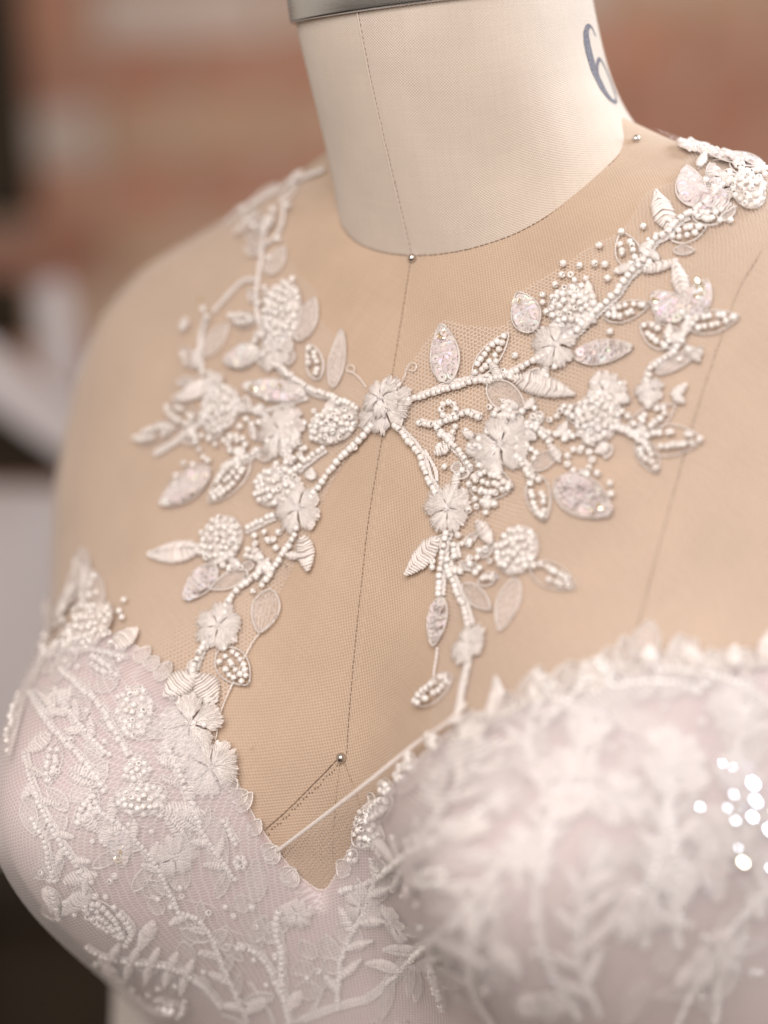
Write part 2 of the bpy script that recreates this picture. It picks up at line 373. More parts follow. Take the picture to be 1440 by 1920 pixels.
dashes(surf_path([(648, 1432), (664, 1480), (680, 1525), (700, 1560)], .015), .014, .12, .06, .004).build('waist_seam', M['stitch2'], form)
# steel studs
def ico(c, r, seg=14, rings=9):
    th = np.linspace(0, pi, rings); ph = np.linspace(0, 2*pi, seg+1)
    return np.stack([np.stack([c[0]+r*np.sin(t)*np.cos(ph), c[1]+r*np.sin(t)*np.sin(ph), c[2]+r*np.cos(t)+0*ph], -1) for t in th])
for q, r in (((775, 485), .17), ((1192, 264), .15), ((644, 1421), .19)):
    p = surf_path([q], .08)[0]; b = MB(); b.grid(ico(p, r)); b.build('steel_stud', M['steel'], form)
# stencilled 6 on the side of the neck
PATH6 = [(.78, .87, .05), (.70, .96, .07), (.55, 1.0, .085), (.36, .95, .18), (.22, .8, .28), (.15, .6, .32), (.13, .38, .32), (.19, .18, .28), (.34, .05, .18), (.52, 0, .1), (.72, .06, .1), (.86, .2, .11), (.88, .36, .1), (.78, .52, .09), (.6, .58, .09), (.42, .54, .1), (.28, .46, .1), (.2, .4, .09)]
q6 = spline(np.array(PATH6), 70); d6 = np.gradient(q6[:, :2], axis=0); d6 /= np.linalg.norm(d6, axis=1)[:, None]; n6 = np.c_[-d6[:, 1], d6[:, 0]]
def six(u, v, o): return neck_pt(A6+(u-.5)*W6, S6+v*H6, o)
A6, W6, S6, H6 = 1.70, .36, .28, .46
b = MB(); rows = []
for k, wd in enumerate(q6[:, 2]):
    e = random.uniform(.92, 1.08); rows.append([six(*(q6[k, :2]+n6[k]*wd*f*e*np.array([1, .6])), .012) for f in (-.5, -.17, .17, .5)])
b.grid(np.array(rows)); b.build('size_number', M['ink'], form)
# ------------------------------------------------------------------ the gown: lining, tulle, skirt
def az_poly(pxs): return [hit_az(*p) for p in pxs]
NECKLINE = [(30, 1300), (60, 1262), (110, 1215), (180, 1180), (240, 1205), (300, 1245), (340, 1295), (372, 1350), (400, 1400), (445, 1465), (500, 1568), (560, 1640), (605, 1668), (640, 1622), (670, 1570), (700, 1512), (760, 1452), (820, 1400), (870, 1362), (920, 1352), (1000, 1305), (1080, 1272), (1180, 1245), (1300, 1236), (1440, 1232)]
nl = sorted(az_poly(NECKLINE)); nl = [(-pi, -15.0), (-2.2, -14.5), (-1.75, -13.5)]+nl+[(nl[-1][0]+.25, nl[-1][1]), (1.9, -13.5), (2.4, -14.5), (pi, -15.0)]
nl = np.array(sorted(nl)); keep = np.concatenate([[True], np.diff(nl[:, 0]) > .004]); nl = nl[keep]
ztop_ = pchip(nl[:, 0], nl[:, 1])
def ztop(a): return ztop_(a)
NAg = 721; ga = np.linspace(-pi, pi, NAg); nr = 90
def sheet(off, name, mat, drop=0.0, zb=-34.0):
    zt = ztop(ga)-drop; t = np.linspace(0, 1, nr)[:, None]; zg = zt+(zb-zt)*t; ag = np.broadcast_to(ga, zg.shape)
    P = torso_off(ag, zg, off*np.clip(.35+t*14, 0, 1)*np.ones_like(zg)); b = MB(); b.grid(P)
    sgn = np.where(ag > 0, 1.0, -1.0); U = P[..., 0]*.92+sgn*P[..., 1]*.39; U = U+sgn*(np.clip(np.abs(ag)-1.1, 0, 9))*9
    return b.build(name, mat, gown, uv=np.stack([U*10, P[..., 2]*11-P[..., 1]*2.5], -1).reshape(-1, 2)), P
bod, BP = sheet(.22, 'bodice', M['lining'])
sheet(.66, 'bodice_net', M['net2'])
b = MB(); b.tube(BP[0][80:640], .035, 6); b.build('neckline_edge', M['thread'], gown)
# skirt below the waist
sz = np.linspace(-26.3, -122, 30); sa = np.linspace(-pi, pi, 181); rows = []
for z in sz:
    k = (-26.3-z)/95.7; w = 20.0+24*k**1.6; d = 7.0+33*k**1.5; f = 1+.035*np.clip(k*6, 0, 1)*np.sin(sa*17+np.sin(sa*5))
    rows.append(np.stack([w*f*np.sin(sa), -1.0-d*f*np.cos(sa), z+0*sa], -1))
b = MB(); b.grid(np.array(rows)); b.build('skirt', M['skirt'], gown, uv=np.stack([np.broadcast_to(sa*180, (30, 181)), np.broadcast_to(sz[:, None]*10, (30, 181))], -1).reshape(-1, 2))
# sheer tulle yoke, cut away for the keyhole between its two sides
def net_piece(azs, off, name, mat, step=.012, zs=.42):
    P = np.array(azs); lo, hi = P.min(0), P.max(0); S_ = np.array([1/step, 1/zs])
    V = [Vector(p*S_) for p in P]; n0 = len(V); edges = [(i, (i+1) % n0) for i in range(n0)]
    for a in np.arange(lo[0], hi[0], step):
        for z in np.arange(lo[1], hi[1], zs): V.append(Vector(np.array([a, z])*S_))
    vs, es, fs, *_ = delaunay_2d_cdt(V, edges, [], 1, 1e-4)
    A = np.array([v[:] for v in vs])/S_; pts = torso_off(A[:, 0], A[:, 1], off+0*A[:, 0]); b = MB(); b.add(pts, [tuple(f) for f in fs]); return b.build(name, mat, gown, uv=uvof(A[:, 0], A[:, 1]))
def dens(p, k=6):
    p = np.array(p, float); return [tuple(q) for q in spline(p, k*len(p))]
RP = az_poly(dens([(752, 720), (775, 682), (815, 625), (838, 602), (880, 612), (950, 612), (968, 560), (1000, 535), (1040, 512), (1115, 462), (1170, 432), (1215, 365), (1262, 345), (1290, 300), (1292, 262)], 4))
RP += [(1.75, 3.6), (2.0, 1.0), (1.9, -3.0), (1.85, -14.0)]
RP += [(a, float(ztop(a))-.4) for a in np.linspace(1.8, hit_az(870, 1365)[0], 40)]
RP += az_poly(dens([(850, 1372), (812, 1385), (822, 1300), (826, 1200), (828, 1110), (838, 1050), (822, 980), (808, 915), (790, 860), (756, 815), (735, 790)], 4))
net_piece(RP, .13, 'shoulder_net', M['net'])
LP_ = az_poly(dens([(722, 740), (690, 722), (668, 705), (655, 660), (640, 640), (606, 600), (596, 545), (566, 520), (546, 470), (545, 400), (590, 345)], 4))[::-1]
LL = [(-1.75, 3.0), (-2.0, 1.0), (-1.95, -3.0), (-1.85, -13.8)]
LP2 = LL+[(a, float(ztop(a))-.4) for a in np.linspace(-1.8, hit_az(400, 1400)[0], 40)]+az_poly(dens([(402, 1385), (412, 1330), (450, 1272), (482, 1200), (535, 1100), (592, 990), (622, 915), (668, 845), (712, 805), (730, 785)], 4))
net_piece(LP2+LP_[::-1], .13, 'shoulder_net', M['net'])
# narrow cord bridging the V of the neckline, with net below it
cp = surf_path([(890, 1330), (862, 1362), (800, 1402)], .42); q0 = surf_path([(520, 1590)], .25)[0]
cd_ = np.concatenate([cp, [cp[-1]*.66+q0*.34-FW*.35, cp[-1]*.33+q0*.67-FW*.3, q0]]); cpts = spline(cd_, 60)
b = MB(); b.tube(cpts, .075, 8); b.build('neckline_cord', M['thread'], gown)
lowp = surf_path([(720, 1500), (690, 1545), (660, 1600), (635, 1640), (605, 1668), (570, 1640), (540, 1615), (520, 1592)], .28); lw = spline(lowp, 40); cw = spline(cpts[14:], 40)
P = np.stack([cw*(1-t)+lw*t for t in np.linspace(0, 1, 14)])
b = MB(); b.grid(P); b.build('cleavage_net', M['net'], gown, uv=np.stack([P[..., 0]*10, P[..., 2]*10], -1).reshape(-1, 2))

# ------------------------------------------------------------------ lace: beads, sequins, threads
def surf(px, py, lift=0.0):
    a, z = hit_az(px, py); A, Zz = np.array(a), np.array(z); n = tnorm(A, Zz)
    off = .135 if z > float(ztop(a))+.15 else (.30 if a < .05 else .40)
    return torso(A, Zz)+n*(off+lift), n
def pxmm(p): return np.dot(p-CAM, FW)/FPX              # cm per picture pixel at that depth
def nrm(v): return v/(np.linalg.norm(v)+1e-12)
BEAD_R = .124
def bead_shape(R=1.0, sides=10):
    prof = [(-.78, .46), (-.80, .74), (-.42, 1.0), (.42, 1.0), (.80, .74), (.78, .46)]
    a = np.arange(sides)*2*pi/sides
    P = np.stack([np.stack([r*np.cos(a), r*np.sin(a), h+0*a], -1) for h, r in prof+[prof[0]]]); b = MB(); b.grid(P*R, True); return b
_bs = bead_shape(); BEADV = np.concatenate(_bs.v); BEADF = _bs.f
bead_me = bpy.data.meshes.new('bead'); bead_me.from_pydata((BEADV*BEAD_R*CM).tolist(), [], BEADF); bead_me.polygons.foreach_set('use_smooth', [True]*len(bead_me.polygons)); bead_me.materials.append(M['bead'])
BEADS = []                                              # (parent, pos, axis, size, priority)
SEQS = []
def basis(ax, ref=None):
    z = nrm(ax); x = nrm(np.cross(z, ref if ref is not None else np.array([.3, .5, .8]))); return np.stack([x, np.cross(z, x), z], 1)
def bead(parent, p, ax, s=1.0, pri=0): BEADS.append((parent, p, nrm(ax), s, pri))
def thread_path(b, pts, r, twist=2, amp=None, per=.5):
    """a cord of a few fine strands twisted together"""
    p = np.asarray(pts); n = len(p); t = nrm(np.gradient(p, axis=0).mean(0)); L = np.linalg.norm(np.diff(p, axis=0), axis=1).sum(); amp = r*.8 if amp is None else amp
    for k in range(twist):
        ph = 2*pi*k/twist+np.linspace(0, 2*pi*L/per, n); B = basis(t); b.tube(p+amp*(np.cos(ph)[:, None]*B[:, 0]+np.sin(ph)[:, None]*B[:, 1]), r, 4)
def stem(pts, beads=True, pri=0, size=1.0, r=.033, side=1, n_threads=3, lift=.0, gap=1.0):
    P = []; N = []
    for q in pts:
        p, n = surf(*q, lift); P.append(p); N.append(n)
    P = np.array(P); N = np.array(N); L = np.linalg.norm(np.diff(P, axis=0), axis=1).sum(); k = max(6, int(L/.06)); S_ = spline(P, k); NN = spline(N, k); NN /= np.linalg.norm(NN, axis=1)[:, None]
    Tn = np.gradient(S_, axis=0); Tn /= np.linalg.norm(Tn, axis=1)[:, None]; Bn = np.cross(NN, Tn)
    b = MB()
    for j in range(n_threads):
        o = (j-(n_threads-1)/2)*.05+side*(.10 if beads else 0.0); w = .012*np.sin(np.linspace(0, L*5+j*2, k)+j)
        thread_path(b, S_+Bn*(o+w)[:, None]+NN*(.01+.012*(j % 2)), r*random.uniform(.8, 1.1), 2, r*.7, .32)
    ob = b.build('lace_stem', M['thread2'], gown)
    if beads:
        s = .03; d = BEAD_R*1.72*size; LL_ = np.concatenate([[0], np.cumsum(np.linalg.norm(np.diff(S_, axis=0), axis=1))])
        while s < LL_[-1]:
            i = int(np.clip(np.searchsorted(LL_, s), 0, k-1)); sz = size*random.uniform(.86, 1.08)
            bead(ob, S_[i]+NN[i]*(.12*size)+Bn[i]*random.uniform(-.03, .03), Tn[i]+RNG.normal(0, .13, 3), sz, pri); s += d*gap*random.uniform(.93, 1.1)
    return ob
def leaf_frame(base, tip, w, lift):
    p0, n0 = surf(*base, lift); p1, n1 = surf(*tip, lift); mid = ((base[0]+tip[0])/2, (base[1]+tip[1])/2); pm, nm = surf(*mid, lift)
    ax = p1-p0; n = nrm(n0+n1+nm); pe = nrm(np.cross(n, nrm(ax)))
    # size across: w is as seen, undo the foreshortening of the across direction
    vis = np.linalg.norm(pe-FW*np.dot(pe, FW)); hw = w*pxmm(pm)/2/max(vis, .45)
    bend = (pm-(p0+p1)/2)
    def X(s, t, h=0.0):
        s = np.asarray(s, float)[..., None]; t = np.asarray(t, float)[..., None]; h = np.asarray(h, float)[..., None]
        return p0+ax*s+bend*4*s*(1-s)+pe*t+n*h
    return X, hw, n, nrm(ax), pe, np.linalg.norm(ax)
def wprof(s, kind=0):
    s = np.clip(s, 0, 1); return np.sin(pi*s**.82)**.75 if kind == 0 else np.sin(pi*s**.7)**.6
def sequin(parent, p, n, r, mat=None, pri=0): SEQS.append((parent, p, nrm(n), r, mat or 'sequin', pri))
LEAFN = [0]; FILL = {}
def leaf_out(b, name, mat, parent):
    if LEAFN[0] > 300:
        f = FILL.setdefault(mat, MB())
        for v in b.v: f.v.append(v)
        f.f += [tuple(i+f.n for i in q) for q in b.f]; f.n += b.n; return gown
    return b.build(name, M[mat], parent)
def leaf(kind, base, tip, w, pri=0, lift=.01, gold=0):
    X, hw, n, ax, pe, L = leaf_frame(base, tip, w, lift); b = MB()
    LEAFN[0] += 1; ns = 22; s = np.linspace(0, 1, ns); wp = wprof(s)*hw
    side_s = np.concatenate([s, s[::-1][1:-1]]); side_t = np.concatenate([wp, -wp[::-1][1:-1]])
    cup = .10*hw if kind in ('outline', 'sheer', 'sequin') else .0
    out = X(side_s, side_t, .035+cup+.25*hw*(side_s > .75)*(side_s-.75))
    curl = random.uniform(-.1, .25)*hw
    if kind == 'satin':
        k = max(8, int(L/.105)); mat = 'thread2'
        for i in range(k):
            c = (i+.5)/k; t = np.linspace(-1, 1, 7); sl = random.uniform(.03, .06)
            sc = np.clip(c+sl*(1-np.abs(t))*1.6, 0, 1); b.tube(X(sc, t*wprof(np.array(c))*hw*random.uniform(.93, 1.06), .05+.12*(1-t**2)+random.uniform(-.01, .02)), .046*random.uniform(.8, 1.15), 6)
        g = np.linspace(-1, 1, 7); G = X(s[:, None]+0*g, (wp*.86)[:, None]*g, .0+.06*(1-g**2)+0*s[:, None]); b.grid(G)
        return leaf_out(b, 'lace_leaf', mat, gown)
    for j in range(2): thread_path(b, np.concatenate([out, out[:1]])+n*.01*j+RNG.normal(0, .006, 3), .022, 2, .02, .25)
    if kind in ('outline', 'sheer'):
        for t in np.linspace(-.7, .7, 5): b.tube(X(s[2:-1], t*wp[2:-1], .03+cup*abs(t)+.01*RNG.random()), .012, 3)
    if kind == 'sequin':
        for _ in range(9):
            q = RNG.random(4); b.tube(spline(X(np.array([q[0]*.5, .3+q[1]*.3, .45+q[2]*.5]), np.array([q[1]-.5, q[2]-.5, q[3]-.5])*1.3*hw, np.array([.05, .12, .06])), 8), .010, 3)
    ob = leaf_out(b, 'lace_leaf', 'thread' if kind != 'bead' else 'thread2', gown)
    if kind in ('outline', 'sheer', 'sequin', 'solid'):
        g = np.linspace(-1, 1, 7); G = X(s[:, None]+0*g, wp[:, None]*g, .02+cup*np.abs(g)+.03*np.sin(s*9)[:, None]*g); bb = MB(); bb.grid(G)
        leaf_out(bb, 'leaf_web', 'sheer2' if kind in ('solid', 'sheer') else 'sheer', ob)
    if kind == 'bead':
        rows = 2 if hw < .55 else 3; st = BEAD_R*1.75/L; c = .10
        while c < .95:
            h = float(wprof(np.array(c)))*hw
            nn = rows if h > .26*rows/2 else max(1, rows-1)
            for r in range(nn):
                t = (r-(nn-1)/2)*(2*h*.86/nn)+random.uniform(-.03, .03)
                if random.random() < .93: bead(ob, X(np.array(c+random.uniform(-.3, .3)*st), np.array(t), np.array(.13+random.uniform(0, .04))), ax+pe*np.sign(t)*.35+RNG.normal(0, .25, 3), random.uniform(.82, 1.02), pri)
            c += st
    if kind == 'sequin':
        r = min(.19, hw*.62); c = .12
        while c < .93:
            h = float(wprof(np.array(c)))*hw; m_ = max(1, int(h*1.7/r))
            for k in range(m_):
                t = (k-(m_-1)/2)*(1.5*h/m_); sequin(ob, X(np.array(c), np.array(t), np.array(.06+.03*RNG.random()+.02*k)), n+ax*-.3+RNG.normal(0, .26, 3), r, None, pri)
            c += r*.95/L
        for k in range(gold): sequin(ob, X(np.array(.8-.2*k), np.array(RNG.normal(0, .2)*hw), np.array(.14)), n*.8+RT*.25+UP*.2+RNG.normal(0, .05, 3), r*.95, 'gold', 9)
    return ob
def flower(c, r, rot=0.0, pri=0, petals=5, lift=.05, fluff=1.0, strands=30, tall=1.0):
    strands = int(strands*1.7)
    p, n = surf(*c, lift); u = nrm(RT-n*np.dot(RT, n)); v = np.cross(n, u); R = r*pxmm(p); v = v if np.dot(v, UP) > 0 else -v
    b = MB()
    for i in range(26):
        a = random.uniform(0, 2*pi); d = random.uniform(.05, .28)*R; q = p+(u*cos(a)+v*sin(a))*d
        b.tube(spline(np.array([p+n*.03, (p+q)/2+n*.16*tall, q+n*.05]), 6), .022, 4)
    ob = b.build('lace_flower', M['thread2'], gown)
    for k in range(petals):
        a0 = rot+2*pi*k/petals+random.uniform(-.1, .1); half = pi/petals*random.uniform(1.06, 1.24); rr = R*random.uniform(.86, 1.1); hh = random.uniform(.5, 1.2)*.10*tall; bb = MB(); edge = []
        for i in range(strands):
            f = -1+2*i/(strands-1); rad = rr*(1-.30*abs(f)**2.6)*(1-.10*math.exp(-(f/.16)**2)); a = a0+f*half*.92
            def at(d, h, aa=a): return p+(u*cos(aa)+v*sin(aa))*d+n*h
            s = np.linspace(.10, 1, 6); e = random.uniform(.86, 1.09); am = a0+f*half*.55
            pts = np.array([at(rad*e*x, .04+hh*math.sin(pi*min(1, x*.9))+.02*(1-f*f)+random.uniform(-.02, .02), a0+f*half*(.5+.42*x)+random.uniform(-.03, .03)) for x in s]); edge.append(pts)
            b2 = random.uniform(.010, .017); bb.tube(pts, np.linspace(b2, b2*.75, 6), 4)
        bb.grid(np.array(edge)[::3]-n*.03)
        bb.build('petal', M['thread2'], ob)
    return ob
def berry(c, rx, ry, cnt, pri=0, lift=.03, dome=.22):
    p, n = surf(*c, lift); k = pxmm(p); u = nrm(RT-n*np.dot(RT, n)); v = nrm(np.cross(n, u)); v = v if np.dot(v, UP) > 0 else -v
    fu = 1/max(.5, np.linalg.norm(u-FW*np.dot(u, FW))); fv = 1/max(.5, np.linalg.norm(v-FW*np.dot(v, FW)))
    rr = np.linspace(0, 1, 5)[:, None]; th = np.linspace(0, 2*pi, 19)[None]
    G = p+u*(rx*k*fu*rr*np.cos(th))[..., None]+v*(ry*k*fv*rr*np.sin(th))[..., None]+n*(.02+dome*.6*(1-rr**2)+0*th)[..., None]; b = MB(); b.grid(G)
    for i in range(3):
        a = np.linspace(0, 2*pi, 24); b.tube(p+u*(rx*k*fu*(.95+.06*i)*np.cos(a+i))[:, None]+v*(ry*k*fv*(.95+.06*i)*np.sin(a+i))[:, None]+n*.04, .018, 3, True)
    ob = b.build('beaded_berry', M['thread'], gown); pts = []
    for _ in range(cnt*60):
        q = RNG.uniform(-1, 1, 2)
        if q @ q > 1: continue
        w = np.array([q[0]*rx*k*fu, q[1]*ry*k*fv])
        if all(np.linalg.norm(w-o) > BEAD_R*1.55 for o in pts):
            pts.append(w); h = .10+dome*(1-q @ q)+random.uniform(-.02, .06)
            bead(ob, p+u*w[0]+v*w[1]+n*h, RNG.normal(0, 1, 3)+n*.2, random.uniform(.82, 1.05), pri)
        if len(pts) >= cnt: break
    return ob
def bead_at(pts, pri=0, s=1.0):
    for q in pts:
        p, n = surf(*q); bead(gown, p+n*.13, RNG.normal(0, 1, 3), s*random.uniform(.85, 1.05), pri)
def loop(path, r=.016):
    P = np.array([surf(*q, .05)[0] for q in path]); b = MB(); thread_path(b, spline(P, 40), r, 2, r, .2); return b.build('thread_loop', M['thread2'], gown)
def ring(c, r, cnt, pri=0):
    q = [(c[0]+r*cos(t), c[1]+r*sin(t)) for t in np.linspace(0, 2*pi, cnt, endpoint=False)]
    bead_at(q, pri)
# ---- centre
flower((730, 766), 62, .3, 9, 6, strands=36, tall=1.9)
flower((728, 752), 40, .9, 9, 5, lift=.25, strands=26, tall=1.4)
loop([(756, 724), (764, 708), (768, 694), (776, 683), (786, 688), (782, 698), (771, 697)]); loop([(692, 728), (680, 712), (668, 702), (656, 697), (658, 688), (668, 690), (670, 700)])
# ---- right collar branch
stem([(771, 755), (827, 737), (887, 721), (940, 712), (1007, 681), (1040, 662)], True, 9, .95)
stem([(790, 742), (850, 718), (905, 706)], False, n_threads=2)
flower((1048, 650), 52, .2, 9)
leaf('sequin', (846, 722), (834, 612), 54, 9, gold=1); leaf('bead', (892, 710), (959, 628), 38, 9); leaf('satin', (964, 711), (1082, 744), 42, 9)
leaf('outline', (920, 724), (992, 776), 52, 8); leaf('sequin', (1080, 672), (1192, 655), 46, 8); leaf('sequin', (1004, 626), (976, 552), 56, 9)
berry((1076, 578), 42, 40, 36, 9)
bead_at([(1060, 500), (1091, 504), (1119, 500), (1138, 502), (1143, 528), (1127, 467), (1046, 539), (1058, 521), (1075, 521), (1082, 531), (1103, 528), (1023, 558), (1023, 572), (1030, 590)], 9)
stem([(1062, 640), (1085, 625), (1117, 594), (1155, 559), (1183, 521), (1207, 497), (1228, 459), (1252, 445), (1273, 420), (1291, 410)], True, 9, 1.08, side=-1)
leaf('bead', (1190, 508), (1167, 441), 46, 9); leaf('satin', (1256, 436), (1231, 368), 42, 9); leaf('bead', (1258, 453), (1325, 433), 36, 9)
leaf('sequin', (1302, 396), (1288, 322), 56, 8); leaf('sequin', (1300, 394), (1370, 374), 50, 8); stem([(1280, 415), (1310, 396), (1345, 388), (1366, 372)], False)
berry((1403, 366), 29, 37, 30, 8); flower((1322, 272), 36, .4, 6, lift=.02, strands=22); stem([(1300, 268), (1345, 282), (1395, 296), (1450, 318)], True, 6, .9)
leaf('sequin', (1442, 316), (1326, 303), 38, 6); flower((1400, 292), 34, .1, 6, strands=22); bead_at([(1306, 258), (1312, 276), (1330, 292), (1350, 270), (1370, 300), (1385, 276), (1420, 300)], 6)
# ---- right middle sprays
leaf('bead', (1136, 600), (1222, 574), 38, 9); leaf('satin', (1207, 514), (1272, 496), 20, 8); leaf('satin', (1288, 568), (1266, 494), 30, 8)
leaf('sequin', (1282, 603), (1226, 556), 56, 8, gold=1); leaf('sequin', (1290, 602), (1328, 532), 50, 8, gold=2); leaf('bead', (1290, 616), (1388, 599), 44, 8); leaf('bead', (1266, 652), (1204, 612), 48, 8)
stem([(1295, 600), (1280, 645), (1262, 668), (1242, 681), (1225, 694), (1216, 718)], True, 8, .95, side=-1); leaf('sheer', (1232, 704), (1321, 656), 26)
flower((1220, 736), 30, .5, strands=16); leaf('satin', (1262, 748), (1290, 726), 18); leaf('satin', (1265, 745), (1285, 760), 16)
flower((1140, 742), 42, .1, strands=22); berry((1124, 786), 40, 46, 38, 6); leaf('bead', (1178, 818), (1268, 764), 50, 5); leaf('bead', (1205, 830), (1319, 828), 60, 4); leaf('bead', (1200, 828), (1236, 890), 38, 4)
stem([(1148, 798), (1180, 814), (1212, 832)], True, 5)
stem([(790, 796), (820, 800), (852, 790), (880, 778), (906, 786)], True, 9); ring((848, 772), 14, 8, 8); stem([(826, 803), (850, 830), (876, 860), (892, 884)], True, 8, side=-1)
flower((945, 838), 62, .5, 8, strands=30); bead_at([(925, 768), (938, 772), (950, 768), (962, 774), (985, 776), (1007, 785), (1037, 792), (1050, 785), (1049, 819), (1064, 828), (1012, 800)], 7)
stem([(992, 798), (1018, 814), (1034, 834)], True, 7); leaf('bead', (1130, 802), (1054, 764), 40, 6); leaf('outline', (1000, 882), (1056, 850), 30); ring((1092, 868), 23, 9, 5)
leaf('bead', (884, 905), (968, 918), 64, 8); bead_at([(898, 940), (912, 946), (924, 940), (934, 950)], 7); stem([(974, 858), (988, 876), (998, 894)], True, 7)
leaf('bead', (1004, 893), (1026, 982), 46, 6); leaf('sequin', (1046, 905), (1152, 970), 76, 4, gold=1); bead_at([(1105, 895), (1125, 893), (1148, 912), (1150, 932)], 4)
# ---- right edge of the keyhole
stem([(746, 800), (768, 824), (788, 847), (801, 876), (812, 908), (828, 930)], True, 9); stem([(800, 846), (820, 880), (824, 905)], False, n_threads=2)
flower((848, 957), 56, .2, 8, strands=34); leaf('satin', (830, 1010), (770, 1079), 38, 8)
stem([(846, 1000), (840, 1030), (834, 1074), (832, 1120)], True, 7); leaf('sequin', (833, 1122), (822, 1216), 36, 5); stem([(846, 1050), (850, 1076), (867, 1116), (880, 1147), (888, 1178)], True, 6)
leaf('outline', (874, 1100), (928, 1148), 34); flower((888, 1212), 44, .6, strands=20); stem([(884, 1240), (872, 1300), (862, 1355)], False, n_threads=6); leaf('bead', (856, 1274), (784, 1323), 46, 4)
stem([(826, 1216), (820, 1270)], False, n_threads=1); leaf('satin', (900, 980), (930, 1024), 28); bead_at([(867, 1008), (889, 1020), (908, 1038), (889, 1050), (890, 1062), (872, 1076), (900, 1078), (905, 1036), (918, 1034)], 6)
stem([(858, 1022), (861, 1050)], True, 6); berry((975, 1036), 38, 42, 32, 5); leaf('bead', (1000, 1064), (1083, 1108), 48, 4); leaf('solid', (970, 1088), (944, 1188), 42); leaf('bead', (936, 1084), (902, 1096), 24, 4)
# ---- left edge of the keyhole
stem([(706, 800), (688, 822), (652, 856), (621, 893), (602, 920), (588, 938)], True, 9, 1.05, side=-1); flower((566, 956), 54, .45, 9, strands=34); leaf('satin', (573, 1006), (584, 1072), 36, 9)
stem([(564, 990), (556, 1012), (531, 1049), (506, 1088), (496, 1100)], True, 9, 1.0, side=-1); stem([(512, 1060), (482, 1084), (455, 1106), (432, 1132), (424, 1156)], True, 9, 1.0, side=-1)
stem([(520, 968), (489, 983), (463, 996)], True, 9); bead_at([(503, 1001), (529, 1001), (519, 1015), (524, 1030), (496, 1049), (472, 1034), (468, 1046), (486, 1022), (484, 1008), (452, 1062), (436, 1068)], 9)
berry((420, 1016), 40, 42, 38, 9); leaf('satin', (382, 1034), (286, 1045), 42, 9); leaf('sequin', (410, 1064), (350, 1130), 46, 8); leaf('outline', (470, 1076), (398, 1108), 30, 8)
leaf('outline', (512, 1108), (490, 1190), 52, 8); loop([(492, 1188), (478, 1204), (462, 1232), (452, 1255), (430, 1300), (414, 1340), (404, 1390)], .02); flower((414, 1178), 52, .15, 9, strands=36)
leaf('bead', (414, 1220), (468, 1286), 60, 9); stem([(388, 1208), (371, 1240), (364, 1262), (360, 1284)], True, 9); leaf('satin', (366, 1266), (310, 1314), 46, 8); leaf('satin', (370, 1268), (407, 1320), 52, 8)
flower((356, 1362), 62, .3, 7, strands=34); flower((392, 1440), 54, .8, 7, strands=34); stem([(360, 1290), (350, 1330), (352, 1400), (380, 1470)], False, n_threads=4)
# ---- left collar branches
stem([(678, 770), (633, 747), (590, 733), (547, 704), (528, 688)], True, 8, .95); leaf('sheer', (630, 730), (648, 620), 30); leaf('bead', (603, 714), (586, 648), 34, 6); leaf('sequin', (580, 743), (461, 726), 44, 5, gold=1)
stem([(582, 748), (536, 762), (489, 778)], False); berry((630, 801), 44, 32, 36, 9); stem([(615, 842), (582, 866), (562, 884)], True, 8); berry((524, 914), 40, 36, 32, 8)
flower((534, 815), 58, .3, 6, strands=28); ring((556, 846), 18, 9, 7); bead_at([(502, 783), (470, 790), (458, 804), (481, 800), (494, 796)], 5)
leaf('bead', (474, 858), (397, 946), 50, 6); leaf('sequin', (402, 884), (308, 950), 56, 4); stem([(492, 848), (455, 868), (425, 880)], True, 6); bead_at([(353, 874), (370, 876), (339, 897), (337, 915)], 5)
bead_at([(372, 820), (386, 822), (400, 827), (412, 838), (376, 834), (382, 848), (390, 862), (398, 868), (428, 830), (440, 822)], 5); ring((452, 838), 16, 8, 4)
berry((420, 772), 38, 42, 38, 6); leaf('bead', (376, 800), (318, 764), 46, 4); leaf('bead', (336, 806), (260, 828), 40, 4); stem([(380, 796), (357, 810), (333, 831), (294, 854)], False, n_threads=5)
leaf('satin', (420, 716), (335, 752), 34); flower((404, 726), 30, .2, strands=16); stem([(386, 706), (380, 668), (384, 621), (396, 594)], False, n_threads=4); leaf('solid', (384, 668), (436, 612), 38); leaf('solid', (378, 690), (346, 655), 28)
flower((353, 614), 15, 0, strands=12); bead_at([(390, 585), (396, 600)], 4)
stem([(403, 588), (442, 545), (464, 528), (490, 526)], False, n_threads=3); stem([(498, 636), (489, 598), (485, 559), (490, 520), (496, 475), (500, 440), (512, 412)], False, n_threads=3)
berry((536, 590), 36, 56, 44, 5); leaf('sheer', (566, 642), (599, 562), 40); leaf('bead', (482, 606), (438, 598), 32, 4); leaf('sequin', (492, 664), (428, 680), 48, 4); flower((524, 662), 44, .2, strands=22)
leaf('solid', (506, 516), (540, 468), 36); stem([(502, 462), (526, 442), (537, 402), (534, 372)], False, n_threads=3); leaf('outline', (488, 400), (447, 448), 24); leaf('solid', (492, 480), (466, 468), 20); stem([(612, 322), (560, 342), (500, 366), (466, 386)], False, n_threads=5)
leaf('solid', (520, 350), (470, 392), 30); bead_at([(540, 535), (556, 528), (528, 552), (515, 570), (505, 545)], 4)
